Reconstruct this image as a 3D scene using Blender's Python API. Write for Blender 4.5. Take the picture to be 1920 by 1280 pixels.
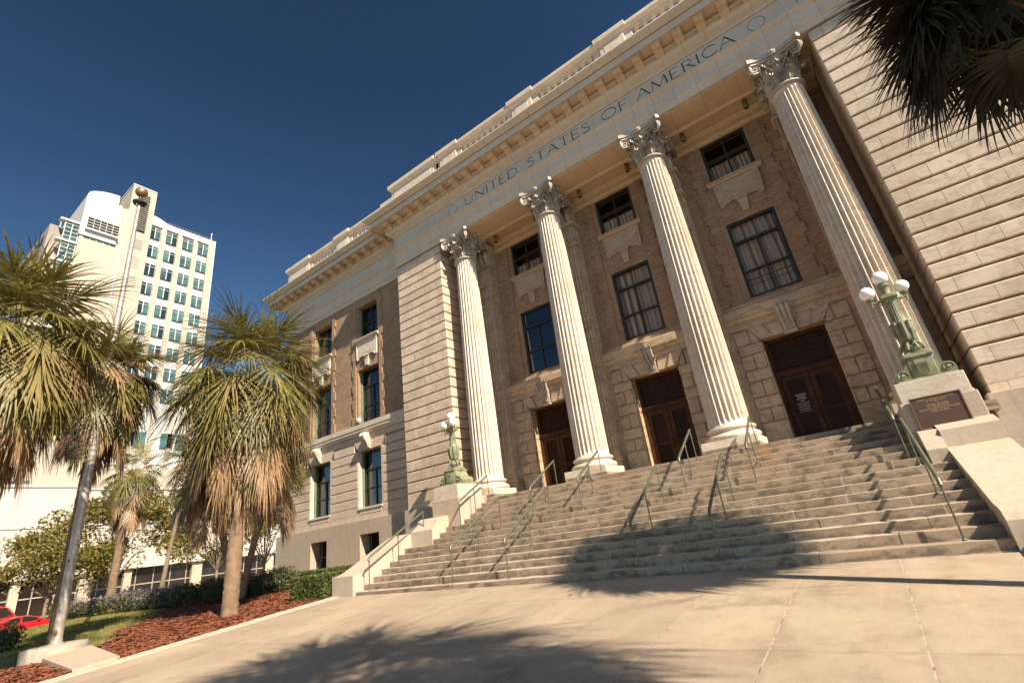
import bpy, bmesh, math, random
import numpy as np
from mathutils import Vector, Matrix

for o in list(bpy.data.objects): bpy.data.objects.remove(o, do_unlink=True)
C = bpy.context.scene.collection
SC = bpy.context.scene
random.seed(7)

# ------------------------------------------------------------------ camera
SC.render.resolution_x = 1024; SC.render.resolution_y = 682
cam_d = bpy.data.cameras.new('camera'); cam = bpy.data.objects.new('camera', cam_d); C.objects.link(cam)
cam_d.sensor_width = 36.0; cam_d.lens = 17.115; cam_d.clip_end = 3000; cam_d.clip_start = 0.05
Rr = ((0.79978571, 0.58657809, -0.12754987), (-0.31574221, 0.23035605, -0.92045801), (-0.51053862, 0.77644204, 0.36944294))
cam.matrix_world = Matrix(((Rr[0][0], -Rr[1][0], -Rr[2][0], 5.2893),
                           (Rr[0][1], -Rr[1][1], -Rr[2][1], -15.5554),
                           (Rr[0][2], -Rr[1][2], -Rr[2][2], 1.0779),
                           (0, 0, 0, 1)))
SC.camera = cam
# ------------------------------------------------------------------ light
SUN = Vector((3.03, -1.0, 2.75)).normalized()
sun_d = bpy.data.lights.new('sun', 'SUN'); sun_d.energy = 5.0; sun_d.angle = math.radians(0.5); sun_d.color = (1.0, 0.885, 0.735)
sun = bpy.data.objects.new('sun', sun_d); C.objects.link(sun)
sun.rotation_euler = SUN.to_track_quat('Z', 'Y').to_euler(); sun.location = (30, -10, 40)
W = bpy.data.worlds.new('World'); SC.world = W; W.use_nodes = True
wn = W.node_tree.nodes; wl = W.node_tree.links
for n in list(wn): wn.remove(n)
wo = wn.new('ShaderNodeOutputWorld'); wb = wn.new('ShaderNodeBackground'); sk = wn.new('ShaderNodeTexSky')
sk.sky_type = 'NISHITA'; sk.sun_disc = False
sk.sun_elevation = math.asin(SUN.z); sk.sun_rotation = math.atan2(SUN.x, SUN.y)
sk.air_density = 1.0; sk.dust_density = 0.3; sk.ozone_density = 2.0; sk.altitude = 800
hs = wn.new('ShaderNodeHueSaturation'); hs.inputs['Hue'].default_value = 0.484; hs.inputs['Saturation'].default_value = 0.85; hs.inputs['Value'].default_value = 0.53
gm = wn.new('ShaderNodeGamma'); gm.inputs['Gamma'].default_value = 1.9
wb.inputs['Strength'].default_value = 0.05
wl.new(sk.outputs[0], hs.inputs['Color']); wl.new(hs.outputs[0], gm.inputs['Color']); wl.new(gm.outputs[0], wb.inputs['Color']); wl.new(wb.outputs[0], wo.inputs['Surface'])
SC.view_settings.view_transform = 'Standard'; SC.view_settings.look = 'None'; SC.view_settings.gamma = 1.0
SC.view_settings.use_curve_mapping = False
SC.view_settings.exposure = 1.08

# ------------------------------------------------------------------ materials
def newmat(name):
    m = bpy.data.materials.new(name); m.use_nodes = True
    nt = m.node_tree
    for n in list(nt.nodes): nt.nodes.remove(n)
    out = nt.nodes.new('ShaderNodeOutputMaterial'); b = nt.nodes.new('ShaderNodeBsdfPrincipled')
    nt.links.new(b.outputs[0], out.inputs['Surface'])
    return m, nt, b
class NT:
    def __init__(s, nt): s.nt = nt
    def n(s, t, **k):
        o = s.nt.nodes.new(t)
        for a, v in k.items(): setattr(o, a, v)
        return o
    def l(s, a, b): s.nt.links.new(a, b)
    def val(s, inp, v):
        if hasattr(v, 'is_output') or hasattr(v, 'links'): s.l(v, inp)
        else: inp.default_value = v
    def math(s, op, a, b=0.0, c=None):
        o = s.n('ShaderNodeMath', operation=op); s.val(o.inputs[0], a); s.val(o.inputs[1], b)
        if c is not None: s.val(o.inputs[2], c)
        return o.outputs[0]
    def mix(s, f, a, b, mode='MIX'):
        o = s.n('ShaderNodeMix', data_type='RGBA', blend_type=mode)
        s.val(o.inputs[0], f)
        for i, v in ((6, a), (7, b)):
            if hasattr(v, 'links'): s.l(v, o.inputs[i])
            else: o.inputs[i].default_value = (*v, 1) if len(v) == 3 else v
        return o.outputs[2]
    def noise(s, vec, scale, detail=4, rough=.55, dist=0.0):
        o = s.n('ShaderNodeTexNoise'); s.l(vec, o.inputs['Vector']); o.inputs['Scale'].default_value = scale
        o.inputs['Detail'].default_value = detail; o.inputs['Roughness'].default_value = rough; o.inputs['Distortion'].default_value = dist
        return o.outputs['Fac']
    def ramp(s, f, lo, hi, a=0.0, b=1.0):
        o = s.n('ShaderNodeMapRange'); s.l(f, o.inputs[0])
        for i, v in ((1, lo), (2, hi), (3, a), (4, b)): o.inputs[i].default_value = v
        return o.outputs[0]
    def pos(s): return s.n('ShaderNodeNewGeometry').outputs['Position']
    def sep(s, v):
        o = s.n('ShaderNodeSeparateXYZ'); s.l(v, o.inputs[0]); return o.outputs
    def comb(s, x, y, z):
        o = s.n('ShaderNodeCombineXYZ')
        for i, v in enumerate((x, y, z)): s.val(o.inputs[i], v)
        return o.outputs[0]
    def vscale(s, v, sc):
        o = s.n('ShaderNodeMapping'); s.l(v, o.inputs[0]); o.inputs['Scale'].default_value = sc; return o.outputs[0]
    def bump(s, h, b, strength=.3, dist=.01):
        o = s.n('ShaderNodeBump'); s.l(h, o.inputs['Height']); o.inputs['Strength'].default_value = strength
        o.inputs['Distance'].default_value = dist; s.l(o.outputs[0], b.inputs['Normal'])
    def objpos(s):
        return s.n('ShaderNodeTexCoord').outputs['Object']

def stone(name, base, alt, bw=1.3, bh=.443, z0=.05, seam=0.0, vein=.5, tint=(.42, .30, .18), rough=.6, joint=.35, offset=.5, bump=.25, vary=.35, usepos=True, stain=.25, mort=.006, xonly=False):
    m, nt, b = newmat(name); t = NT(nt)
    p = t.pos() if usepos else t.objpos()
    x, y, z = t.sep(p)
    u = x if xonly else t.math('ADD', x, y)
    v = t.math('SUBTRACT', z, z0)
    br = t.n('ShaderNodeTexBrick'); t.l(t.comb(u, v, 0.0), br.inputs['Vector'])
    br.inputs['Scale'].default_value = 1.0; br.inputs['Brick Width'].default_value = bw; br.inputs['Row Height'].default_value = bh
    br.inputs['Mortar Size'].default_value = mort; br.inputs['Mortar Smooth'].default_value = .1; br.offset = offset; br.inputs['Bias'].default_value = 0.0
    br.inputs['Color1'].default_value = (0, 0, 0, 1); br.inputs['Color2'].default_value = (1, 1, 1, 1); br.inputs['Mortar'].default_value = (.5, .5, .5, 1)
    f = t.math('MULTIPLY', br.outputs['Color'], vary)
    col = t.mix(f, base, alt)
    # veins
    wv = t.n('ShaderNodeTexNoise'); t.l(t.vscale(p, (1.0, 1.0, 2.2)), wv.inputs['Vector']); wv.inputs['Scale'].default_value = .8; wv.inputs['Detail'].default_value = 4; wv.inputs['Distortion'].default_value = 1.4
    band = t.math('ABSOLUTE', t.math('SUBTRACT', wv.outputs['Fac'], .5))
    vf = t.math('MULTIPLY', t.ramp(band, 0.0, .05, 1.0, 0.0), vein)
    col = t.mix(vf, col, tuple(c * .62 for c in tint))
    cl = t.ramp(t.noise(p, .9, 5), .42, .68)
    col = t.mix(t.math('MULTIPLY', cl, stain), col, tint)
    fine = t.ramp(t.noise(p, 9, 3), .3, .75, .93, 1.05)
    col = t.mix(1.0, col, t.comb(fine, fine, fine), 'MULTIPLY')
    strk = t.ramp(t.noise(t.vscale(p, (5, 5, .35)), 1.6, 4), .52, .74)
    col = t.mix(t.math('MULTIPLY', strk, stain * .8), col, tuple(c * .55 for c in base))
    if joint > 0:
        col = t.mix(t.math('MULTIPLY', br.outputs['Fac'], joint), col, (.10, .075, .05))
    t.l(col, b.inputs['Base Color']); b.inputs['Roughness'].default_value = rough
    h = t.math('SUBTRACT', t.noise(p, 35, 5), t.math('MULTIPLY', br.outputs['Fac'], 1.5 if joint > 0 else 0))
    t.bump(h, b, bump, .006)
    return m
MARB = (.66, .52, .385); MARB2 = (.56, .44, .32)
M = {}
M['marble'] = stone('rusticated_marble', MARB, (.50, .39, .28), 1.18, .443, 3.31 - .443 * 8, vein=.4, stain=.5, vary=.6, joint=.6, mort=.009)
M['marble_plain'] = stone('plain_marble', MARB, MARB2, 1.6, 50, -20, vein=.3, stain=.35, joint=0)
M['marble_col'] = stone('column_marble', (.66, .56, .44), (.58, .48, .37), 3.7, 1.55, 2.0, vein=.25, stain=.32, joint=.5, tint=(.46, .29, .15), usepos=False, offset=0)
M['marble_cap'] = stone('capital_marble', (.50, .43, .34), (.42, .35, .27), 9, 9, 0, vein=.2, stain=.85, joint=0, tint=(.16, .115, .075), usepos=False)
M['marble_porch'] = stone('porch_marble', (.56, .40, .25), (.42, .29, .175), .92, .41, 2.52, vein=.75, stain=.5, joint=.4, vary=.8)
M['entab'] = stone('entablature_stone', (.62, .505, .38), (.56, .455, .34), .7667, 60, -30, vein=.1, stain=.22, joint=.42, offset=0, mort=.008, xonly=True)
M['frieze'] = stone('frieze_stone', (.56, .49, .40), (.50, .44, .36), .7667, 60, -30, vein=.1, stain=.2, joint=.35, offset=0, mort=.007, xonly=True)
M['soffit'] = stone('soffit_stone', (.62, .46, .30), (.57, .42, .27), 1.15, 60, -30, vein=.1, stain=.2, joint=.7, offset=0, xonly=True)
M['base_stone'] = stone('base_limestone', (.44, .35, .26), (.39, .31, .23), 1.35, .52, .1, vein=.15, stain=.5, joint=.25, rough=.8)
M['wing_marble'] = stone('wing_marble', (.62, .49, .365), (.56, .44, .325), 1.5, .443, .2, vein=.3, stain=.3, joint=0)
M['groove'] = stone('shaded_groove_stone', (.20, .15, .10), (.17, .125, .085), 1.2, .443, .2, vein=.1, joint=0)  # darker than the wall stone: shade inside the grooves put into the colour
M['pier_marble'] = stone('pier_marble', (.60, .50, .39), (.55, .46, .35), 3, 3, 1.0, vein=.3, stain=.4, joint=0)
M['cheek'] = stone('cheek_stone', (.46, .38, .285), (.41, .34, .255), 1.4, 30, -10, vein=.1, stain=.45, joint=.3, rough=.75)
M['trim'] = stone('trim_marble', (.63, .53, .41), (.57, .47, .36), 4, 4, 0, vein=.25, stain=.25, joint=0)

def brick(name, c1, c2, mortc, w=.30, h=.062):
    m, nt, b = newmat(name); t = NT(nt); p = t.pos(); x, y, z = t.sep(p)
    u = t.math('ADD', x, y)
    br = t.n('ShaderNodeTexBrick'); t.l(t.comb(u, z, 0.0), br.inputs['Vector']); br.inputs['Scale'].default_value = 1
    br.inputs['Brick Width'].default_value = w; br.inputs['Row Height'].default_value = h; br.inputs['Mortar Size'].default_value = .006
    br.inputs['Color1'].default_value = (*c1, 1); br.inputs['Color2'].default_value = (*c2, 1); br.inputs['Mortar'].default_value = (*mortc, 1)
    n = t.ramp(t.noise(p, 2.2, 5), .3, .7, .78, 1.12)
    col = t.mix(1.0, br.outputs['Color'], t.comb(n, n, n), 'MULTIPLY')
    n2 = t.ramp(t.noise(t.vscale(p, (9, 9, 28)), 1.0, 2), .45, .7)
    col = t.mix(t.math('MULTIPLY', n2, .45), col, tuple(c * 1.5 for c in c1))
    t.l(col, b.inputs['Base Color']); b.inputs['Roughness'].default_value = .85
    t.bump(t.math('ADD', t.math('MULTIPLY', br.outputs['Fac'], -1.0), t.noise(p, 60, 3)), b, .5, .006)
    return m
M['porch_trim'] = stone('porch_trim_marble', (.46, .335, .21), (.40, .285, .175), 4, 4, 0, vein=.4, stain=.4, joint=0)
M['brick'] = brick('tan_brick', (.36, .225, .125), (.25, .15, .082), (.26, .18, .115))

def plain(name, col, rough=.6, metal=0.0, nscale=6, nam=.25, bump=0.1, alt=None, obj=False, spec=None):
    m, nt, b = newmat(name); t = NT(nt); p = t.objpos() if obj else t.pos()
    f = t.ramp(t.noise(p, nscale, 6), .3, .7)
    a = alt or tuple(c * (1 - nam) for c in col)
    t.l(t.mix(f, col, a), b.inputs['Base Color']); b.inputs['Roughness'].default_value = rough; b.inputs['Metallic'].default_value = metal
    if bump: t.bump(t.noise(p, nscale * 8, 4), b, bump, .005)
    if spec is not None: b.inputs['Specular IOR Level'].default_value = spec
    return m
M['green_frame'] = plain('dark_green_paint', (.020, .022, .010), .6, nam=.4)
M['green_jamb'] = plain('light_green_paint', (.15, .20, .12), .6)
M['wood'] = plain('dark_varnished_wood', (.085, .031, .010), .6, nscale=3, alt=(.042, .016, .005), spec=.2)
M['verdigris'] = plain('verdigris_bronze', (.27, .285, .165), .7, nscale=5, alt=(.115, .115, .06), bump=.25, obj=True)
M['bronze'] = plain('brown_bronze', (.085, .042, .022), .5, nscale=8, nam=.2)
M['bronze_edge'] = plain('bronze_edge', (.22, .11, .05), .45)
M['bronze_letter'] = plain('bronze_letter', (.62, .40, .24), .4)
M['rail'] = plain('weathered_bronze_rail', (.17, .185, .13), .45, .55, nscale=14, alt=(.10, .085, .055), bump=.2)
M['letter'] = plain('engraved_letter_shade', (.105, .08, .055), .9, nscale=20)  # shade inside the cut letters, painted as one dark tone
M['letter_pale'] = plain('engraved_ring_shade', (.30, .28, .24), .9)  # same painted groove shade, paler, for rings and bars
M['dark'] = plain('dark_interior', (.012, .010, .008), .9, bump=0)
M['black_metal'] = plain('black_metal', (.02, .02, .018), .5)
M['can'] = plain('downlight_can', (.22, .17, .12), .5)
M['galv'] = plain('weathered_flagpole_metal', (.50, .46, .40), .42, .35, nscale=5, alt=(.28, .22, .16), bump=.1)
M['rust'] = plain('rust', (.22, .08, .03), .8)
M['copper'] = plain('copper_ball', (.40, .22, .13), .4, .6)
M['conc'] = plain('rough_concrete', (.42, .36, .28), .9, nscale=7, alt=(.30, .25, .19), bump=.6)
M['curb'] = plain('curb_concrete', (.50, .41, .31), .9, nscale=4, alt=(.40, .32, .24), bump=.4)
M['sign_white'] = plain('white_vinyl_letters', (.55, .52, .48), .6, bump=0)

def emitless_globe():
    m, nt, b = newmat('opal_glass'); b.inputs['Base Color'].default_value = (.90, .86, .82, 1); b.inputs['Roughness'].default_value = .25
    b.inputs['Subsurface Weight'].default_value = .4; b.inputs['Subsurface Radius'].default_value = (.1, .1, .1)
    return m
M['globe'] = emitless_globe()
M['door_glass'] = plain('dark_door_glass', (.022, .010, .005), .3, nscale=1.5, alt=(.038, .017, .008), bump=0, spec=.08)

def glassmat(name, tint, tr=.75, rough=.02):
    m = bpy.data.materials.new(name); m.use_nodes = True; nt = m.node_tree
    for n in list(nt.nodes): nt.nodes.remove(n)
    t = NT(nt); out = t.n('ShaderNodeOutputMaterial'); mx = t.n('ShaderNodeMixShader'); g = t.n('ShaderNodeBsdfGlossy'); tp = t.n('ShaderNodeBsdfTransparent')
    g.inputs['Roughness'].default_value = rough; g.inputs['Color'].default_value = (.9, .9, .9, 1); tp.inputs['Color'].default_value = (*tint, 1)
    ge = t.n('ShaderNodeNewGeometry'); dp = t.n('ShaderNodeVectorMath', operation='DOT_PRODUCT'); t.l(ge.outputs['Normal'], dp.inputs[0]); t.l(ge.outputs['Incoming'], dp.inputs[1])
    fc = t.math('POWER', t.math('SUBTRACT', 1.0, t.math('ABSOLUTE', dp.outputs['Value'])), 5.0)
    f = t.math('ADD', t.math('MULTIPLY', fc, .9), 1 - tr); f2 = t.math('MINIMUM', f, 1.0)
    nz = t.n('ShaderNodeBump'); t.l(t.noise(t.pos(), 1.2, 1), nz.inputs['Height']); nz.inputs['Strength'].default_value = .06; nz.inputs['Distance'].default_value = .1
    t.l(nz.outputs[0], g.inputs['Normal'])
    t.l(f2, mx.inputs[0]); t.l(tp.outputs[0], mx.inputs[1]); t.l(g.outputs[0], mx.inputs[2]); t.l(mx.outputs[0], out.inputs['Surface'])
    return m
M['glass'] = glassmat('window_glass', (.90, .88, .84), .985)
M['glass_ref'] = glassmat('reflective_window_glass', (.45, .42, .36), .90)
M['glass_dark'] = glassmat('dark_tinted_glass', (.30, .27, .24), .996)

def curtain():
    m, nt, b = newmat('pleated_curtain'); t = NT(nt); x, y, z = t.sep(t.pos())
    w = t.n('ShaderNodeTexNoise', noise_dimensions='1D'); t.l(t.math('ADD', t.math('ADD', x, t.math('MULTIPLY', z, .02)), t.math('MULTIPLY', t.n('ShaderNodeObjectInfo').outputs['Random'], 30.0)), w.inputs['W']); w.inputs['Scale'].default_value = 7; w.inputs['Detail'].default_value = 1
    f = t.ramp(w.outputs['Fac'], .35, .62)
    t.l(t.mix(f, (.22, .18, .14), (.62, .54, .44)), b.inputs['Base Color']); b.inputs['Roughness'].default_value = .9
    return m
M['curtain'] = curtain()

def pavement():
    m, nt, b = newmat('sidewalk_concrete'); t = NT(nt); p = t.pos(); x, y, z = t.sep(p)
    col = t.mix(t.ramp(t.noise(p, .55, 5), .3, .7), (.41, .315, .215), (.325, .245, .165))
    col = t.mix(t.math('MULTIPLY', t.ramp(t.noise(p, 3.2, 6, .65), .5, .78), .6), col, (.27, .18, .105))
    f = t.ramp(t.noise(p, 55, 3), .25, .75, .88, 1.08); col = t.mix(1, col, t.comb(f, f, f), 'MULTIPLY')
    # streaks that run along the walk (broom and water marks)
    st = t.ramp(t.noise(t.vscale(p, (2.4, .22, 1)), 1.5, 5), .52, .72)
    col = t.mix(t.math('MULTIPLY', st, .30), col, (.48, .37, .26))
    spots = t.n('ShaderNodeTexVoronoi'); t.l(t.vscale(p, (1, 1, 0)), spots.inputs['Vector']); spots.inputs['Scale'].default_value = 7.5
    sp = t.math('MULTIPLY', t.ramp(spots.outputs['Distance'], .012, .05, 1, 0), t.ramp(t.noise(p, 2.0, 2), .55, .62))
    col = t.mix(t.math('MULTIPLY', sp, .85), col, (.13, .09, .055))
    wob = t.math('MULTIPLY', t.math('SUBTRACT', t.noise(p, 3.0, 5), .5), .055)
    fine = t.math('MULTIPLY', t.math('SUBTRACT', t.noise(p, 22.0, 3), .5), .03)
    xj = t.math('ADD', t.math('ADD', t.math('SUBTRACT', x, 5.18), wob), fine)
    xm = t.math('ABSOLUTE', t.math('SUBTRACT', t.math('MODULO', t.math('ADD', xj, 129.0 + .645), 1.29), .645))
    yj = t.math('ADD', t.math('ADD', t.math('SUBTRACT', y, -7.0), wob), fine)
    ym = t.math('ABSOLUTE', t.math('SUBTRACT', t.math('MODULO', t.math('ADD', yj, 261.0 + 1.3 - 1.0), 2.6), 1.3))
    # y lines every 2.6 m through -7.0
    keepx = t.math('GREATER_THAN', x, -3.3)
    jx = t.math('MULTIPLY', t.ramp(xm, .004, .010, 1, 0), keepx)
    jy = t.ramp(ym, .003, .008, 1, 0)
    pale = t.ramp(t.noise(p, 5, 3), .35, .5)
    jc = t.mix(t.math('MULTIPLY', pale, .7), (.12, .09, .065), (.55, .47, .37))
    big = t.math('MULTIPLY', t.ramp(t.noise(p, 1.1, 7, .7), .54, .66), t.ramp(t.noise(p, .35, 2), .42, .58))
    col = t.mix(t.math('MULTIPLY', big, .6), col, (.16, .115, .075))
    slab = t.n('ShaderNodeTexWhiteNoise', noise_dimensions='2D'); t.l(t.comb(t.math('FLOOR', t.math('DIVIDE', t.math('SUBTRACT', x, 5.18), 1.29)), t.math('FLOOR', t.math('DIVIDE', t.math('ADD', y, 7.0), 2.6)), 0.0), slab.inputs['Vector'])
    sv = t.ramp(slab.outputs['Value'], 0, 1, .86, 1.07); col = t.mix(1, col, t.comb(sv, sv, sv), 'MULTIPLY')
    halo = t.math('MULTIPLY', t.math('MAXIMUM', t.ramp(xm, .0, .09, 1, 0), t.ramp(ym, .0, .07, 1, 0)), t.ramp(t.noise(p, 4.5, 5), .4, .65))
    col = t.mix(t.math('MULTIPLY', halo, .45), col, (.17, .12, .08))
    fl = t.ramp(t.noise(p, 13, 5, .7), .56, .72); col = t.mix(t.math('MULTIPLY', fl, .28), col, (.20, .145, .095))
    col = t.mix(t.math('MULTIPLY', jx, .9), col, jc)
    col = t.mix(t.math('MULTIPLY', jy, .55), col, (.17, .12, .08))
    t.l(col, b.inputs['Base Color']); b.inputs['Roughness'].default_value = .8
    h = t.math('SUBTRACT', t.noise(p, 90, 4), t.math('MULTIPLY', t.math('ADD', jx, jy), 1.2))
    t.bump(h, b, .25, .006)
    return m
M['pavement'] = pavement()

def stepmat():
    m, nt, b = newmat('stained_step_granite'); t = NT(nt); p = t.pos(); x, y, z = t.sep(p)
    br = t.n('ShaderNodeTexBrick'); t.l(t.comb(x, t.math('SUBTRACT', z, .004), 0.0), br.inputs['Vector'])
    br.inputs['Scale'].default_value = 1; br.inputs['Brick Width'].default_value = 2.35; br.inputs['Row Height'].default_value = .168; br.offset = .43; br.offset_frequency = 3; br.squash = .8; br.squash_frequency = 2
    br.inputs['Mortar Size'].default_value = .007; br.inputs['Color1'].default_value = (0, 0, 0, 1); br.inputs['Color2'].default_value = (1, 1, 1, 1); br.inputs['Mortar'].default_value = (.5, .5, .5, 1)
    col = t.mix(br.outputs['Color'], (.345, .255, .168), (.26, .19, .125))
    # dark stain that creeps up each riser and blots along it
    fr = t.math('FRACT', t.math('DIVIDE', t.math('SUBTRACT', z, .004), .168))
    n1 = t.noise(t.vscale(p, (1.1, .4, 2.0)), 2.6, 6, .65)
    blot = t.ramp(t.math('SUBTRACT', n1, t.math('MULTIPLY', fr, .16)), .385, .53)
    nz = t.n('ShaderNodeNewGeometry').outputs['Normal']; nx, ny, nzz = t.sep(nz)
    riser = t.math('LESS_THAN', nzz, .5)
    col = t.mix(t.math('MULTIPLY', blot, t.math('ADD', t.math('MULTIPLY', riser, .55), .16)), col, (.085, .064, .043))
    f = t.ramp(t.noise(p, 30, 5), .25, .75, .78, 1.15); col = t.mix(1, col, t.comb(f, f, f), 'MULTIPLY')
    # rust run below the plinth of the second column from the right
    dx = t.math('DIVIDE', t.math('SUBTRACT', x, t.math('ADD', 3.2, t.math('MULTIPLY', y, -.02))), .30)
    g = t.math('POWER', 2.718, t.math('MULTIPLY', t.math('MULTIPLY', dx, dx), -1.0))
    rz = t.math('MULTIPLY', g, t.ramp(z, 1.3, 2.3))
    col = t.mix(t.math('MULTIPLY', t.math('MULTIPLY', rz, t.ramp(t.noise(p, 4, 4), .38, .6)), .75), col, (.34, .16, .05))
    dx2 = t.math('DIVIDE', t.math('ADD', x, 1.15), .5); g2 = t.math('POWER', 2.718, t.math('MULTIPLY', t.math('MULTIPLY', dx2, dx2), -1.0))
    col = t.mix(t.math('MULTIPLY', t.math('MULTIPLY', g2, t.ramp(z, 2.0, 2.5)), .5), col, (.30, .17, .07))
    col = t.mix(t.math('MULTIPLY', t.math('MULTIPLY', br.outputs['Fac'], t.ramp(t.noise(p, 3, 2), .4, .5)), .8), col, (.50, .42, .33))
    t.l(col, b.inputs['Base Color']); b.inputs['Roughness'].default_value = .85
    t.bump(t.noise(p, 45, 5), b, .5, .006)
    return m
M['step'] = stepmat()

def leafmat(name, c1, c2, c3, sc=3.0, trans=.25):
    m, nt, b = newmat(name); t = NT(nt); p = t.pos()
    col = t.mix(t.ramp(t.noise(p, sc, 3), .35, .65), c1, c2)
    col = t.mix(t.ramp(t.noise(p, sc * 4, 2), .5, .72), col, c3)
    t.l(col, b.inputs['Base Color']); b.inputs['Roughness'].default_value = .5
    # light through the blade
    out = [n for n in nt.nodes if n.type == 'OUTPUT_MATERIAL'][0]
    tr = t.n('ShaderNodeBsdfTranslucent'); t.l(col, tr.inputs['Color']); mx = t.n('ShaderNodeMixShader'); mx.inputs[0].default_value = trans
    t.l(b.outputs[0], mx.inputs[1]); t.l(tr.outputs[0], mx.inputs[2]); t.l(mx.outputs[0], out.inputs['Surface'])
    return m
M['palm_leaf'] = leafmat('palm_leaf', (.10, .098, .020), (.18, .158, .036), (.34, .25, .08), 1.6, .2)
M['palm_gold'] = leafmat('palm_leaf_yellowing', (.22, .185, .055), (.30, .20, .075), (.16, .15, .045), 2.2)
M['palm_dead'] = leafmat('palm_leaf_dead', (.36, .22, .115), (.22, .12, .055), (.46, .33, .20), 3.0, .15)
M['palm_shaded'] = leafmat('palm_leaf_shaded', (.016, .019, .007), (.024, .024, .009), (.045, .030, .012), 2.2, .03)  # leaf copy with the shade of the crown's underside painted into its colour
M['feather'] = leafmat('feather_palm_leaf', (.05, .075, .030), (.08, .105, .040), (.13, .14, .06), 2.0)
M['tree_leaf'] = leafmat('street_tree_leaf', (.10, .105, .015), (.19, .155, .022), (.31, .17, .03), .5)
M['hedge_leaf'] = leafmat('hedge_leaf', (.055, .080, .016), (.085, .105, .022), (.16, .14, .035), 5.0, .15)
M['shrub_leaf'] = leafmat('shrub_leaf', (.055, .075, .022), (.085, .095, .032), (.10, .08, .04), 4.0, .15)
M['flower'] = plain('mauve_flower', (.28, .17, .26), .8, bump=0)
M['grass'] = leafmat('grass_blade', (.15, .145, .025), (.22, .19, .04), (.32, .25, .09), .8, .2)
M['trunk'] = plain('palm_trunk_bark', (.25, .165, .095), .95, nscale=5, alt=(.14, .088, .05), bump=.8)
M['bark'] = plain('pale_tree_bark', (.26, .19, .12), .9, nscale=4, alt=(.15, .105, .065), bump=.5)
M['mulch'] = plain('red_mulch', (.20, .060, .022), .95, nscale=16, alt=(.09, .028, .012), bump=1.0)
M['chip'] = plain('red_mulch_chip', (.30, .095, .035), .9, nscale=9, alt=(.14, .042, .018), bump=.2)
M['soil'] = plain('lawn_soil', (.10, .105, .025), .95, nscale=1.2, alt=(.15, .125, .035), bump=.5)
M['asphalt'] = plain('asphalt', (.055, .052, .05), .9, nscale=3)
M['tower_cream'] = stone('tower_cream_panel', (.44, .37, .28), (.41, .345, .26), 3, 4.0, 1.2, vein=0, stain=.06, joint=.12, rough=.8, bump=.05, mort=.04)
M['tower_white'] = stone('tower_white_panel', (.58, .55, .50), (.54, .51, .46), 1.4, 4.0, 1.2, vein=0, stain=.05, joint=.10, rough=.7, bump=.05, mort=.03)
M['tower_conc'] = plain('tower_grey_concrete', (.34, .29, .24), .9, nscale=.3)
M['teal_glass'] = plain('teal_glass', (.09, .18, .16), .15, nscale=.45, alt=(.03, .06, .07), bump=0)
M['teal_dark'] = plain('dark_teal_glass', (.018, .035, .045), .1, nscale=.4, bump=0)
M['white_paint'] = stone('white_painted_wall', (.50, .45, .38), (.45, .40, .335), 6, 4.3, .2, vein=0, stain=.2, joint=.15, rough=.85, bump=.05, mort=.03)
M['shop_glass'] = plain('shopfront_glass', (.010, .009, .008), .15, nscale=.9, alt=(.030, .020, .014), bump=0, spec=.3)
M['car_red'] = plain('red_car_paint', (.42, .014, .016), .22, nam=.1, bump=0)
M['car_red2'] = plain('dark_red_car_paint', (.33, .014, .02), .25, nam=.1, bump=0)
M['rubber'] = plain('rubber', (.02, .02, .02), .8)
M['chrome'] = plain('chrome', (.5, .5, .5), .2, 1.0, bump=0)
M['hydrant'] = plain('yellow_hydrant_paint', (.60, .40, .02), .5)
M['cam_white'] = plain('white_plastic', (.6, .58, .54), .5, bump=0)

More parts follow.
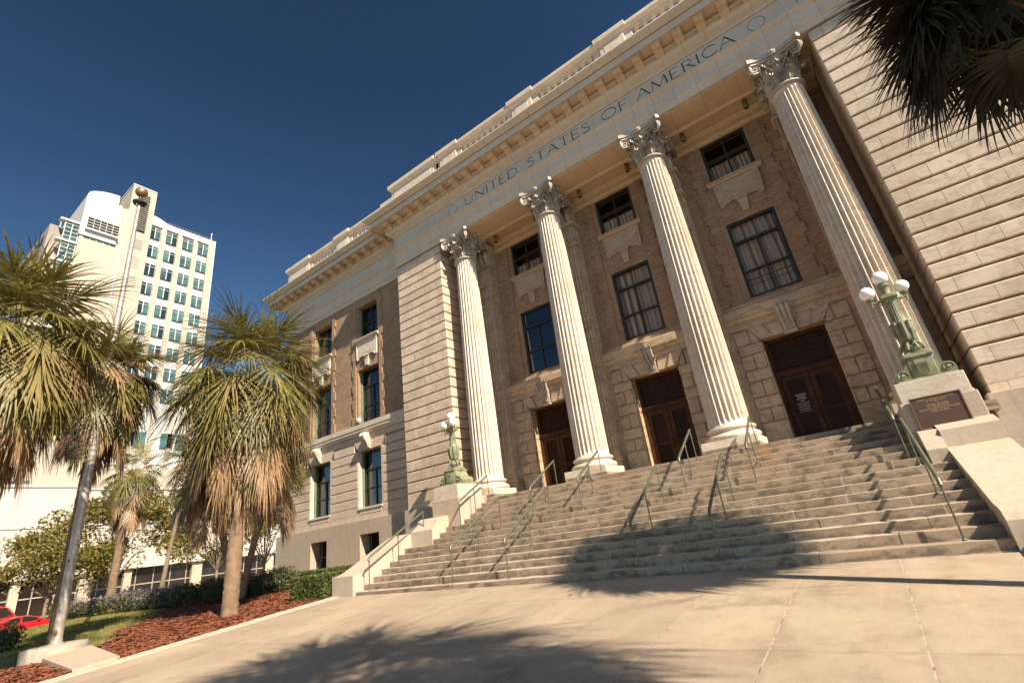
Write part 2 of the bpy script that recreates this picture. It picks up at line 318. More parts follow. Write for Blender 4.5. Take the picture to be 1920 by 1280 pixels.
# ------------------------------------------------------------------ mesh builder
class MB:
    def __init__(s): s.v = []; s.f = []; s.m = []
    def add(s, vs, fs, mi=0):
        b = len(s.v); s.v += [tuple(x) for x in vs]; s.f += [tuple(i + b for i in f) for f in fs]; s.m += [mi] * len(fs); return s
    def box(s, x0, x1, y0, y1, z0, z1, mi=0):
        return s.add([(x0, y0, z0), (x1, y0, z0), (x1, y1, z0), (x0, y1, z0), (x0, y0, z1), (x1, y0, z1), (x1, y1, z1), (x0, y1, z1)],
                     [(0, 3, 2, 1), (4, 5, 6, 7), (0, 1, 5, 4), (1, 2, 6, 5), (2, 3, 7, 6), (3, 0, 4, 7)], mi)
    def cbox(s, x0, x1, y0, y1, z0, z1, c=.015, mi=0):
        lo = (x0, y0, z0); hi = (x1, y1, z1); V = []; idx = {}
        for a in (0, 1):
            for b in (0, 1):
                for d in (0, 1):
                    base = [hi[0] if a else lo[0], hi[1] if b else lo[1], hi[2] if d else lo[2]]
                    sg = [-1 if a else 1, -1 if b else 1, -1 if d else 1]
                    for ax in range(3):  # vertex on face 'ax' (others inset)
                        p = list(base)
                        for k in range(3):
                            if k != ax: p[k] += sg[k] * c
                        idx[(a, b, d, ax)] = len(V); V.append(p)
        F = []
        for ax in range(3):
            o = [k for k in range(3) if k != ax]
            for sd in (0, 1):
                q = []
                for (p0, p1) in ((0, 0), (1, 0), (1, 1), (0, 1)):
                    k = [0, 0, 0]; k[ax] = sd; k[o[0]] = p0; k[o[1]] = p1; q.append(idx[(*k, ax)])
                F.append(q)
        for ax in range(3):   # edges parallel to ax
            o = [k for k in range(3) if k != ax]
            for p0 in (0, 1):
                for p1 in (0, 1):
                    k0 = [0, 0, 0]; k1 = [0, 0, 0]; k0[o[0]] = k1[o[0]] = p0; k0[o[1]] = k1[o[1]] = p1; k1[ax] = 1
                    F.append([idx[(*k0, o[0])], idx[(*k1, o[0])], idx[(*k1, o[1])], idx[(*k0, o[1])]])
        for a in (0, 1):
            for b in (0, 1):
                for d in (0, 1): F.append([idx[(a, b, d, 0)], idx[(a, b, d, 1)], idx[(a, b, d, 2)]])
        return s.add(V, F, mi)
    def prism_x(s, prof, x0, x1, mi=0):
        n = len(prof); V = [(x0, y, z) for y, z in prof] + [(x1, y, z) for y, z in prof]
        F = [(i, (i + 1) % n, (i + 1) % n + n, i + n) for i in range(n)] + [tuple(range(n))[::-1], tuple(range(n, 2 * n))]
        return s.add(V, F, mi)
    def prism_y(s, prof, y0, y1, mi=0):
        n = len(prof); V = [(x, y0, z) for x, z in prof] + [(x, y1, z) for x, z in prof]
        F = [(i, (i + 1) % n, (i + 1) % n + n, i + n) for i in range(n)] + [tuple(range(n))[::-1], tuple(range(n, 2 * n))]
        return s.add(V, F, mi)
    def prism_z(s, prof, z0, z1, mi=0):
        n = len(prof); V = [(x, y, z0) for x, y in prof] + [(x, y, z1) for x, y in prof]
        F = [(i, (i + 1) % n, (i + 1) % n + n, i + n) for i in range(n)] + [tuple(range(n))[::-1], tuple(range(n, 2 * n))]
        return s.add(V, F, mi)
    def sweep(s, path, prof, mi=0, caps=True):
        # path in plan, outward = right-hand side of travel; prof = closed list of (out, z)
        n = len(path); m = len(prof); V = []
        for i, p in enumerate(path):
            def nr(a, b):
                d = Vector((b[0] - a[0], b[1] - a[1])).normalized(); return Vector((d.y, -d.x))
            if i == 0: off = nr(path[0], path[1])
            elif i == n - 1: off = nr(path[-2], path[-1])
            else:
                a = nr(path[i - 1], p); b = nr(p, path[i + 1]); off = (a + b) / (1 + a.dot(b))
            V += [(p[0] + off.x * o, p[1] + off.y * o, z) for o, z in prof]
        F = []
        for i in range(n - 1):
            for j in range(m):
                k = (j + 1) % m; F.append((i * m + j, (i + 1) * m + j, (i + 1) * m + k, i * m + k))
        if caps: F += [tuple(range(m)), tuple(range((n - 1) * m, n * m))[::-1]]
        return s.add(V, F, mi)
    def lathe(s, prof, n=24, c=(0, 0, 0), mi=0, cap=True, rf=None):
        V = []; m = len(prof)
        for (r, z) in prof:
            for k in range(n):
                a = 2 * math.pi * k / n; rr = rf(r, z, a) if rf else r
                V.append((c[0] + rr * math.cos(a), c[1] + rr * math.sin(a), c[2] + z))
        F = [(j * n + k, j * n + (k + 1) % n, (j + 1) * n + (k + 1) % n, (j + 1) * n + k) for j in range(m - 1) for k in range(n)]
        if cap: F += [tuple(range(n))[::-1], tuple(range((m - 1) * n, m * n))]
        return s.add(V, F, mi)
    def tube(s, pts, r, n=8, mi=0, cap=True):
        pts = [Vector(p) for p in pts]; R = r if isinstance(r, (list, tuple)) else [r] * len(pts)
        V = []; up = Vector((0, 0, 1)); prev = None
        for i, p in enumerate(pts):
            d = (pts[min(i + 1, len(pts) - 1)] - pts[max(i - 1, 0)]).normalized()
            if prev is None:
                a = d.cross(up) if abs(d.z) < .9 else d.cross(Vector((1, 0, 0)))
            else: a = prev - d * prev.dot(d)
            a.normalize(); prev = a; b = d.cross(a)
            for k in range(n):
                t = 2 * math.pi * k / n; V.append(p + (a * math.cos(t) + b * math.sin(t)) * R[i])
        F = [(j * n + k, j * n + (k + 1) % n, (j + 1) * n + (k + 1) % n, (j + 1) * n + k) for j in range(len(pts) - 1) for k in range(n)]
        if cap: F += [tuple(range(n))[::-1], tuple(range((len(pts) - 1) * n, len(pts) * n))]
        return s.add(V, F, mi)
    def sphere(s, c, r, n=20, m=12, mi=0, sz=1.0):
        prof = [(max(r * math.sin(math.pi * j / m), 1e-4), -r * sz * math.cos(math.pi * j / m)) for j in range(m + 1)]
        return s.lathe(prof, n, c, mi)
    def build(s, name, mats, parent=None, smooth=None, fix=True, loc=None):
        me = bpy.data.meshes.new(name); me.from_pydata([tuple(v) for v in s.v], [], s.f)
        if not isinstance(mats, (list, tuple)): mats = [mats]
        for m in mats: me.materials.append(m)
        if len(mats) > 1: me.polygons.foreach_set('material_index', s.m)
        if fix:
            bm = bmesh.new(); bm.from_mesh(me); bmesh.ops.recalc_face_normals(bm, faces=bm.faces); bm.to_mesh(me); bm.free()
        if smooth is not None:
            me.polygons.foreach_set('use_smooth', [True] * len(me.polygons)); me.set_sharp_from_angle(angle=math.radians(smooth))
        me.update()
        o = bpy.data.objects.new(name, me); C.objects.link(o)
        if parent: o.parent = parent
        if loc: o.location = loc
        return o
def tag(o, label=None, cat=None, group=None, kind=None):
    if label: o['label'] = label
    if cat: o['category'] = cat
    if group: o['group'] = group
    if kind: o['kind'] = kind
    return o
def empty(name, loc=(0, 0, 0), rz=0, label=None, cat=None, group=None):
    o = bpy.data.objects.new(name, None); C.objects.link(o); o.location = loc; o.rotation_euler = (0, 0, rz); o.empty_display_size = .2
    return tag(o, label, cat, group)
def copy_tree(o, parent=None):
    c = o.copy(); C.objects.link(c)
    if parent: c.parent = parent
    for ch in list(o.children): copy_tree(ch, c)
    return c
def grid_wall(mb, x0, x1, z0, z1, holes, y0, y1, mi=0, axis='x'):
    xs = sorted({x0, x1, *[h[0] for h in holes], *[h[1] for h in holes]}); xs = [x for x in xs if x0 <= x <= x1]
    zs = sorted({z0, z1, *[h[2] for h in holes], *[h[3] for h in holes]}); zs = [z for z in zs if z0 <= z <= z1]
    nx, nz = len(xs) - 1, len(zs) - 1
    def solid(i, j):
        if i < 0 or j < 0 or i >= nx or j >= nz: return False
        cx = (xs[i] + xs[i + 1]) / 2; cz = (zs[j] + zs[j + 1]) / 2
        return not any(h[0] < cx < h[1] and h[2] < cz < h[3] for h in holes)
    def P(x, y, z): return (x, y, z) if axis == 'x' else (y, x, z)
    for i in range(nx):
        for j in range(nz):
            if not solid(i, j): continue
            a, b, c, d = xs[i], xs[i + 1], zs[j], zs[j + 1]
            q = [[P(a, y0, c), P(b, y0, c), P(b, y0, d), P(a, y0, d)], [P(a, y1, c), P(a, y1, d), P(b, y1, d), P(b, y1, c)]]
            if not solid(i - 1, j): q.append([P(a, y0, c), P(a, y0, d), P(a, y1, d), P(a, y1, c)])
            if not solid(i + 1, j): q.append([P(b, y0, c), P(b, y1, c), P(b, y1, d), P(b, y0, d)])
            if not solid(i, j - 1): q.append([P(a, y0, c), P(a, y1, c), P(b, y1, c), P(b, y0, c)])
            if not solid(i, j + 1): q.append([P(a, y0, d), P(b, y0, d), P(b, y1, d), P(a, y1, d)])
            for k in q: mb.add(k, [(0, 1, 2, 3)], mi)
S = 4.6
def GZ(x, y):
    gx = -.006 * (x - 5) if x > -9 else .084
    if x > 9: gx = -.024
    z = .07 * (min(y, 0) + 5.43) + gx
    if x < -31: z -= min((-31 - x) * .18, 1.05)
    return z

# ================================================================== SETTING
def sheet(name, x0, x1, y0, y1, nx, ny, mat, dz=0.0, f=None, kind='structure', fn=GZ):
    mb = MB()
    V = []
    for j in range(ny + 1):
        for i in range(nx + 1):
            x = x0 + (x1 - x0) * i / nx; y = y0 + (y1 - y0) * j / ny
            V.append((x, y, fn(x, y) + dz))
    F = []
    for j in range(ny):
        for i in range(nx):
            if f and not f(x0 + (x1 - x0) * (i + .5) / nx, y0 + (y1 - y0) * (j + .5) / ny): continue
            a = j * (nx + 1) + i; F.append((a, a + 1, a + nx + 2, a + nx + 1))
    mb.add(V, F); o = mb.build(name, mat, smooth=60, fix=False); o['kind'] = kind; return o
mb = MB(); mb.add([(-900, -900, -2.6), (900, -900, -2.6), (900, 900, -2.6), (-900, 900, -2.6)], [(0, 1, 2, 3)]); g = mb.build('ground', M['asphalt'], fix=False); g['kind'] = 'structure'
sheet('sidewalk', -8.72, 16, -34, -5.40, 40, 60, M['pavement'], 0.0)
sheet('lawn', -38, -9.0, -34, 3, 58, 60, M['soil'], -.03)
sheet('street', -51.2, -37.5, -80, 90, 12, 20, M['asphalt'], -.02, fn=lambda x, y: -.95)
sheet('far_pavement', -64.5, -51.2, -80, 90, 16, 20, M['curb'], -.02, fn=lambda x, y: -.93 + .78 * min(max((-51.2 - x) / 1.6, 0), 1))
mb = MB()
for i in range(30):
    y0 = -5.5 - i * .95; y1 = y0 - .94
    a0 = GZ(-8.9, y0); a1 = GZ(-8.9, y1)
    mb.add([(-9.12, y0, a0 + .035), (-8.71, y0, a0 + .02), (-8.71, y1, a1 + .02), (-9.12, y1, a1 + .035), (-9.12, y0, a0 - .2), (-8.71, y0, a0 - .2), (-8.71, y1, a1 - .2), (-9.12, y1, a1 - .2)],
           [(0, 1, 2, 3), (0, 3, 7, 4), (1, 5, 6, 2), (0, 4, 5, 1), (3, 2, 6, 7)])
o = mb.build('curb', M['curb']); o['kind'] = 'structure'
# mulch bed next to the kerb
def in_mulch(x, y):
    if x > -9.1: return False
    e = .35 * math.sin(x * 1.9 + y) + .2 * math.sin(x * 4.3)
    if y > -5.0 + 0 * e: return x > -23.5
    # upper bed: right of a line from (-13.2,-10.2) to (-22,-5.0)
    lim = -10.4 + (-12.6 - x) * .60 + e
    if x > -12.6: lim = -99
    return y > lim or y < -11.2 + .3 * e - max(0, (-12.5 - x)) * .5
o = sheet('mulch_bed', -26, -9.1, -20, -.4, 90, 100, M['mulch'], .012, in_mulch)
rs = np.random.RandomState(3)
def chips(n):
    V = []; F = []; k = 0
    while k < n:
        x = -9.1 - abs(rs.rand()) ** 1.5 * 14; y = -13.5 + rs.rand() * 12.5
        if not in_mulch(x, y) or (x > -12.8 and -11.55 - (-9.1 - x) * -.1 < y < -10.72 + (-9.1 - x) * .14): continue
        z = GZ(x, y) + .018 + rs.rand() * .03
        l = .03 + rs.rand() * .07; w = .012 + rs.rand() * .02; a = rs.rand() * 6.28; t = (rs.rand() - .5) * .9
        ca, sa = math.cos(a), math.sin(a); r2 = (rs.rand() - .5) * .8
        b = len(V)
        for (u, v) in ((-l, -w), (l, -w * .6), (l * .9, w), (-l, w * .8)):
            V.append((x + u * ca - v * sa, y + u * sa + v * ca, z + u * t * .5 + v * r2))
        F.append((b, b + 1, b + 2, b + 3)); k += 1
    mb = MB(); mb.add(V, F); o = mb.build('mulch_chips', M['chip'], fix=False)
    tag(o, 'red brown wood chips strewn over the planting bed', 'mulch', kind='stuff')
chips(26000)
def blades(n):
    V = []; F = []; k = 0
    while k < n:
        u = rs.rand(); x = -12 - u ** .8 * 25; y = -14.5 + rs.rand() * 11.5
        if in_mulch(x, y) and rs.rand() > .02: continue
        if x > -12.6: continue
        z = GZ(x, y) - .03
        h = (.045 + rs.rand() * .05) * (1 + (-12 - x) * .02); a = rs.rand() * 6.28; w = .006 + (-12 - x) * .0006
        dx, dy = math.cos(a), math.sin(a); b = len(V); lx, ly = (rs.rand(2) - .5) * .06
        V += [(x - dx * w, y - dy * w, z), (x + dx * w, y + dy * w, z), (x + lx, y + ly, z + h)]; F.append((b, b + 1, b + 2)); k += 1
    mb = MB(); mb.add(V, F); o = mb.build('grass', M['grass'], fix=False)
    tag(o, 'short green lawn grass sloping down to the street', 'grass', kind='stuff')
blades(75000)

# ================================================================== COURTHOUSE
ct = empty('courthouse', (0, 0, 0), 0, 'pale marble and tan brick courthouse with four fluted columns and carved frieze', 'building')
XP, XE, YP, YW = 7.93, 10.87, -.60, .10
G0, GD = 3.31, .443
def courses(mb, x0, x1, y0, y1, k0, k1, c=.02, gap=.045, z0=G0):
    for k in range(k0, k1):
        za = z0 + k * GD + gap / 2; zb = z0 + (k + 1) * GD - gap / 2
        mb.cbox(x0, x1, y0, y1, za, zb, c)
# pavilions (rusticated marble corner blocks)
for sgn in (-1, 1):
    xa, xb = (-XE, -XP) if sgn < 0 else (XP, XE + 3.2)
    mb = MB(); courses(mb, xa, xb, YP, 2.2, 0, 25, c=.022 if sgn < 0 else .03); mb.cbox(xa, xb, YP, 2.2, 2.66, G0 - .022, .012)
    pv = mb.build('pavilion_wall', M['marble'], ct)
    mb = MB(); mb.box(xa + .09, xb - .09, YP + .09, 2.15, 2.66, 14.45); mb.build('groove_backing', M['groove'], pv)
    mb = MB(); mb.cbox(xa - .1, xb + .1, YP - .13 - (.02 if sgn > 0 else 0), 2.2, -.3, 2.66, .012); mb.build('pavilion_base', M['base_stone'], ct)
# wing: ground floor
WX = [(-19.03, -17.33), (-15.02, -13.34)]
WL = -21.8
segs = {}
for k in range(0, 8):
    za = G0 + k * .437 + .02; zb = za + .397
    xs = [WL]
    iv = []
    if zb < 6.0 + .1:
        e = [WL]
        for a, b in WX: e += [a - .06, b + .06]
        e += [-XE + .02]
        iv = [(e[i], e[i + 1]) for i in range(0, len(e), 2)]
    elif k < 7:
        sp = .10 + .22 * (k - 5)
        e = [WL, WX[0][0] - sp, WX[0][1] + sp, WX[1][0] - sp, WX[1][1] + sp, -XE + .02]; iv = [(e[i], e[i + 1]) for i in range(0, 6, 2)]
    if k == 7: continue
    for a, b in iv: segs.setdefault(0 if b < -18 else (1 if b < -14 else 2), MB()).cbox(a, b, YW, .7, za, zb, .02)
for q in segs.values(): wg = q.build('rusticated_wall', M['wing_marble'], ct)
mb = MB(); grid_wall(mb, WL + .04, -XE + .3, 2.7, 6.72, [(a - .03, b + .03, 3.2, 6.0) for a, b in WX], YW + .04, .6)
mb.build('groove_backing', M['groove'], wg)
mb = MB()
e = [WL, WX[0][0], WX[0][1], WX[1][0], WX[1][1], -XE + .02]
mb.cbox(WL, -XE + .02, YW - .002, .7, 2.7, 2.98, .012)
for i in (0, 2, 4): mb.cbox(e[i], e[i + 1], YW - .002, .7, 2.982, G0, .01)
mb.cbox(WL, -XE + .02, YW - .004, .7, 6.43, 6.74, .012)
mb.build('plain_course', M['wing_marble'], ct)
for a, b in WX:
    for x0, x1 in ((a - .13, a), (b, b + .13)):
        mb = MB(); mb.cbox(x0, x1, YW + .010, .62, G0 - .01, 5.965, .006); mb.build('window_reveal', M['trim'], ct)
# flat arches and scroll keystones over the ground windows
for a, b in WX:
    cx = (a + b) / 2; mb = MB()
    n = 6; z0, z1 = 5.97, 6.42
    for i in range(n):
        if i in (2, 3): continue
        t0, t1 = i / n, (i + 1) / n
        xa0 = a + (b - a) * t0; xb0 = a + (b - a) * t1; sp = .33
        xa1 = (a - sp) + (b - a + 2 * sp) * t0; xb1 = (a - sp) + (b - a + 2 * sp) * t1
        mb.prism_y([(xa0 + .008, z0), (xb0 - .008, z0), (xb1 - .008, z1), (xa1 + .008, z1)], YW - .006, .6)
    mb.prism_y([(cx - .26, z0), (cx + .26, z0), (cx + .34, z1), (cx - .34, z1)], YW + .01, .6)
    arch = mb.build('flat_arch', M['wing_marble'], ct)
    mb = MB(); kx = cx - .05
    prof = [(YW - .02, 5.97), (YW - .10, 6.0), (YW - .12, 6.15), (YW - .22, 6.35), (YW - .36, 6.52), (YW - .38, 6.66), (YW - .3, 6.74), (YW, 6.74)]
    mb.prism_x(prof, kx - .17, kx + .17)
    for s in (-.12, 0, .12): mb.tube([(kx + s, YW - .12, 6.05), (kx + s, YW - .2, 6.25), (kx + s, YW - .34, 6.45), (kx + s, YW - .41, 6.6), (kx + s, YW - .33, 6.73)], [.025, .04, .05, .055, .04], 8)
    mb.build('keystone', M['trim'], arch, smooth=50)
# wing brick storeys
UPW = [(a + .02, b - .02, 7.37, 10.24) for a, b in WX] + [(a + .02, b - .02, 11.95, 13.93) for a, b in WX]
mb = MB(); YB = YW + .02
grid_wall(mb, WL, -XE + .3, 7.30, 14.45, UPW, YB, .6)
wall_b = mb.build('brick_wall', M['brick'], ct)
# toothed brick quoins around each window bay
for a, b in WX:
    for s in (0, 1):
        mb = MB()
        for k in range(16):
            z0 = 7.36 + k * .44; ex = .30 if k % 2 else .42
            if z0 > 14.3: break
            zt = min(z0 + .44, 14.42)
            if s: mb.box(b + .10, b + ex, YB - .055, YB + .1, z0, zt)
            else: mb.box(a - ex, a - .10, YB - .055, YB + .1, z0, zt)
        mb.build('brick_quoins', M['brick'], ct)
# belt course
belt = [(0, 6.72), (.10, 6.74), (.13, 6.84), (.17, 6.9), (.17, 7.0), (.20, 7.04), (.20, 7.27), (.0, 7.34), (-.3, 7.34), (-.3, 6.72)]
mb = MB(); mb.sweep([(WL, 12), (WL, YW), (-XE + .02, YW)], belt); mb.build('belt_course', M['trim'], ct, smooth=25)
# wing base with basement windows
mb = MB(); BW = [(-18.72, -17.37), (-14.82, -13.46)]
grid_wall(mb, WL - .12, -XE - .09, -.3, 2.7, [(a, b, .55, 2.08) for a, b in BW], YW - .12, .7)
mb.build('wing_base', M['base_stone'], ct)
mb = MB(); mb.box(WL - .12, WL - .1, YW - .118, 12, -.3, 2.7); mb.box(WL, WL + .02, YW + .02, 12, 2.7, 14.4); mb.build('side_wall', M['wing_marble'], ct)
for a, b in BW:
    mb = MB()
    for i in range(13):
        x = a + .06 + (b - a - .12) * i / 12; mb.tube([(x, .32, .56), (x, .32, 1.32)], .011, 6)
    mb.box(a + .01, b - .01, .30, .34, 1.32, 1.36); mb.box(a + .01, b - .01, .30, .34, .60, .63)
    mb.box(a + .30, a + .34, .30, .34, 1.32, 2.07)
    gr = mb.build('window_grille', M['green_frame'], ct)
    mb = MB(); mb.box(a - .02, b + .02, .66, .68, .5, 2.2); mb.build('basement_pane', M['shop_glass'], gr)
# dark rooms behind the openings
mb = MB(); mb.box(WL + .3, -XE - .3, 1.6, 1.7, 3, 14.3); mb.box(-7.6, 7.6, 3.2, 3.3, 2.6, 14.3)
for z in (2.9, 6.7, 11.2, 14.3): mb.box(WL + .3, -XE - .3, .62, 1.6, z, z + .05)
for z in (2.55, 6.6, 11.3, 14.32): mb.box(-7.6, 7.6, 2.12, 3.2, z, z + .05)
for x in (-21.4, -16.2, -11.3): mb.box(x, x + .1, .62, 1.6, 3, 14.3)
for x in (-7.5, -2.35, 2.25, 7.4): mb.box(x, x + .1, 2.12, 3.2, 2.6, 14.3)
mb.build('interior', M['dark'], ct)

def window(cx, w, z0, z1, yf, transom=None, mid=None, glass='glass', curt=None, fw=.085, parent=ct, jamb=None, frame='green_frame', rail=False, mull=True):
    x0, x1 = cx - w / 2, cx + w / 2
    mb = MB(); d = .07
    mb.box(x0, x0 + fw, yf - d, yf + d, z0, z1, 0); mb.box(x1 - fw, x1, yf - d, yf + d, z0, z1)
    mb.box(x0 + fw, x1 - fw, yf - d, yf + d, z1 - fw * 1.2, z1); mb.box(x0 + fw, x1 - fw, yf - d, yf + d, z0, z0 + fw)
    if transom: mb.box(x0 + fw, x1 - fw, yf - d * .9, yf + d * .9, transom - .045, transom + .045)
    zt = transom - .045 if transom else z1 - fw * 1.2
    if mid: mb.box(x0 + fw, x1 - fw, yf - d * .7, yf + d * .6, mid - .032, mid + .032)
    if mull:
        mb.box(cx - .03, cx + .03, yf - d * .6, yf + d * .5, z0 + fw, (mid - .032) if mid else zt)
        if mid: mb.box(cx - .03, cx + .03, yf - d * .6, yf + d * .5, mid + .032, zt)
    if rail:
        mb.tube([(x0 + .06, yf - .14, z0 + .62), (x1 - .06, yf - .14, z0 + .62)], .016, 6); mb.tube([(x0 + .06, yf - .14, z0 + .42), (x1 - .06, yf - .14, z0 + .42)], .012, 6)
    wn = mb.build('window', M[frame], parent)
    mb = MB(); mb.box(x0 + fw * .5, x1 - fw * .5, yf + .005, yf + .012, z0 + .03, z1 - .03); mb.build('pane', M[glass], wn)
    if curt:
        mb = MB(); n = 60; zt = curt
        V = []; 
        for i in range(n + 1):
            x = x0 + .03 + (w - .06) * i / n; y = yf + .16 + .022 * math.sin(i * 1.15 + cx) + .01 * math.sin(i * 2.9)
            V += [(x, y, z0 + .02), (x, y, zt)]
        mb.add(V, [(2 * i, 2 * i + 2, 2 * i + 3, 2 * i + 1) for i in range(n)]); mb.build('curtain', M['curtain'], wn, smooth=60, fix=False)
    if jamb:
        for xj in (x0 - .03, x1 - .02):
            mb = MB(); mb.box(xj, xj + .05, yf - jamb, yf - .075, z0 + .01, z1 - .01); mb.build('window_jamb', M['green_jamb'], wn)
    return wn
for a, b in WX:
    cx = (a + b) / 2; w = b - a
    window(cx, w - .04, 3.27, 5.97, .52, 5.02, 4.15, 'glass_ref', 5.0, .09, jamb=.20)  # cloth behind these panes is added to stand in for a cream reflection
    window(cx, w - .06, 7.37, 10.24, .50, 9.35, 8.3, 'glass_ref', None, .08, jamb=.20, rail=True)
    window(cx, w - .06, 11.95, 13.93, .50, None, 12.95, 'glass_ref', None, .08, jamb=.16)
def spandrel(cx, w, z_led, yb, parent=ct, mat='trim'):
    # projecting ledge, tapered apron panel with curved foot, small keystone
    mb = MB(); h = w / 2
    mb.prism_x([(yb + .02, z_led - .16), (yb - .10, z_led - .14), (yb - .15, z_led - .07), (yb - .21, z_led - .05), (yb - .21, z_led), (yb + .2, z_led)], cx - h - .14, cx + h + .14)
    led = mb.build('window_sill', M[mat], parent)
    mb = MB(); z1 = z_led - .16; z0 = z1 - 1.02
    pts = [(-h + .03, z1), (-h + .07, z0 + .10), (-h + .09, z0 + .03), (-h + .15, z0 + .01), (-h + .20, z0 + .05), (-h + .24, z0 + .12), (-h + .34, z0 + .16), (-h + .46, z0 + .165), (-h + .50, z0 + .20)]
    prof = pts + [(-x, z) for x, z in reversed(pts)]
    mb.prism_y([(cx + x, z) for x, z in prof], yb - .07, yb + .05)
    ip = [(cx + x * .84, z1 - .12 if z > z1 - .01 else z + .12) for x, z in prof]
    mb.prism_y(ip, yb - .035 - .05, yb)
    for i in range(len(pts) - 2): pass
    mb.tube([(cx + x, yb - .085, z) for x, z in prof], .028, 6)
    mb.build('apron_panel', M[mat], led)
    mb = MB(); mb.prism_y([(cx - .10, z0 - .42), (cx + .10, z0 - .42), (cx + .17, z0 + .10), (cx - .17, z0 + .10)], yb - .10, yb + .05)
    mb.prism_y([(cx - .19, z0 + .10), (cx + .19, z0 + .10), (cx + .24, z0 + .17), (cx - .24, z0 + .17)], yb - .16, yb + .05)
    mb.build('apron_keystone', M[mat], led)
for a, b in WX: spandrel((a + b) / 2, b - a, 11.94, YB)
for a, b in WX:
    mb = MB(); mb.cbox(a - .03, b + .03, YW - .05, .4, 3.17, 3.27, .012); mb.box(a + .05, b - .05, YW - .012, .4, 2.98, 3.17); mb.build('window_sill', M['trim'], ct)
mb = MB(); mb.cbox(-15.0, -14.75, YW - .16, YW + .02, 7.42, 7.66, .03); mb.tube([(-14.87, YW - .16, 7.54), (-14.87, YW - .22, 7.52)], .05, 10); mb.build('camera_box', M['cam_white'], ct)

# entablature swept along wing, jog and portico
path = [(WL - .05, 12), (WL - .05, YW - .05), (-XE - .05, YW - .05), (-XE - .05, YP - .05), (XE + 3.2, YP - .05)]
arch_prof = [(0, 14.42), (0, 14.64), (.03, 14.66), (.055, 14.70), (.055, 14.745), (.035, 14.75), (.035, 15.19), (.06, 15.21), (.10, 15.26), (.15, 15.30), (.155, 15.36), (.05, 15.42), (-.4, 15.42), (-.4, 14.42)]
mb = MB(); mb.sweep(path, arch_prof); mb.build('architrave', M['entab'], ct, smooth=25)
mb = MB(); mb.sweep(path, [(0, 15.40), (0, 16.16), (-.4, 16.16), (-.4, 15.40)]); fz = mb.build('frieze', M['frieze'], ct)
corn = [(0, 16.14), (.04, 16.14), (.06, 16.20), (.12, 16.26), (.20, 16.32), (.30, 16.40), (.32, 16.44), (.32, 16.74), (.36, 16.78), (.86, 16.80), (.86, 16.76), (.90, 16.76), (.90, 17.045), (.865, 17.05), (.865, 17.085), (.95, 17.09), (.95, 17.12),
        (1.00, 17.16), (1.08, 17.21), (1.14, 17.26), (1.15, 17.28), (1.15, 17.335), (.1, 17.50), (-.4, 17.50), (-.4, 16.14)]
mb = MB(); mb.sweep(path, corn); cn = mb.build('cornice', M['entab'], ct, smooth=25)
# modillions (scroll brackets)
mb = MB()
prof = [(.0, 16.56), (.0, 16.76), (-.50, 16.76), (-.50, 16.66), (-.47, 16.60), (-.40, 16.57), (-.30, 16.585), (-.2, 16.56), (-.1, 16.50), (-.0, 16.46)]
mb.prism_x([(y, z) for y, z in prof], -.15, .15); mb.box(-.20, .20, -.54, 0, 16.735, 16.79)
mb.box(-.15, .15, -.505, -.49, 16.625, 16.655); mb.box(-.15, .15, -.515, -.50, 16.69, 16.71)
mod0 = mb.build('modillion', M['soffit'], ct); used = False
def place_mod(x, y, rz=0):
    global used
    o = mod0 if not used else mod0.copy()
    if used: C.objects.link(o)
    used = True
    o.location = (x, y, 0); o.rotation_euler = (0, 0, rz)
k = -14
while k * S / 6 < XE + 1.0:
    place_mod(k * S / 6 - (.03 if k < -13 else 0), YP - .05 - .31); k += 1
place_mod(-XE - .05 - .31, YP + .25, -math.pi / 2)
for i in range(14):
    x = WL - .05 + .05 + i * .7667
    if x < -XE - .9: place_mod(x, YW - .05 - .31)
for i in range(4): place_mod(WL - .36, YW + .5 + i * .77, -math.pi / 2)
# dentil-like bead and coffer rims between modillions
mb = MB(); mb.sweep(path, [(.31, 16.60), (.36, 16.60), (.40, 16.66), (.40, 16.70), (.31, 16.70)]); mb.build('bed_moulding', M['soffit'], cn)
# parapet with pedestals, rails and balusters
def parapet(x0, x1, yb, peds, sub, nm, solid=None):
    yf = yb - .05
    mb = MB(); mb.box(x0, x1, yf + .0, yf + .5, 17.4, 18.02); mb.build('parapet_base', M['trim'], ct)
    for a, b in peds:
        mb = MB(); mb.cbox(a + .06, b - .06, yf - .02, yf + .62, 17.4, 19.16, .012)
        mb.box(a + .26, b - .26, yf - .035, yf, 18.15, 18.95)
        mb.cbox(a - .26 if a - .26 > x0 else a, b + .26 if b + .26 < x1 else b, yf + .04, yf + .55, 17.4, 19.04, .012)
        mb.sweep([(a + .04, yf + .6), (a + .04, yf - .02), (b - .04, yf - .02), (b - .04, yf + .6)], [(0, 19.12), (.03, 19.14), (.09, 19.24), (.14, 19.27), (.14, 19.49), (-.3, 19.5), (-.3, 19.12)])
        mb.box(a + .1, b - .1, yf + .0, yf + .6, 19.3, 19.495)
        mb.build('parapet_pedestal', M['trim'], ct)
    mb = MB(); mb.sweep([(x0, yf + .05), (x1, yf + .05)], [(0, 19.04), (.02, 19.06), (.02, 19.14), (.07, 19.18), (.13, 19.22), (.15, 19.25), (.15, 19.41), (-.24, 19.42), (-.24, 19.04)]); mb.build('parapet_rail', M['trim'], ct, smooth=25)
    ends = [(peds[i][1] + .26, peds[i + 1][0] - .26) for i in range(len(peds) - 1)]
    return ends, yf
bp_prof = [(.095, 17.95), (.095, 18.1), (.06, 18.14), (.11, 18.3), (.115, 18.42), (.08, 18.58), (.055, 18.78), (.06, 18.84), (.085, 18.86), (.06, 18.88), (.08, 18.92), (.10, 18.95), (.10, 19.06)]
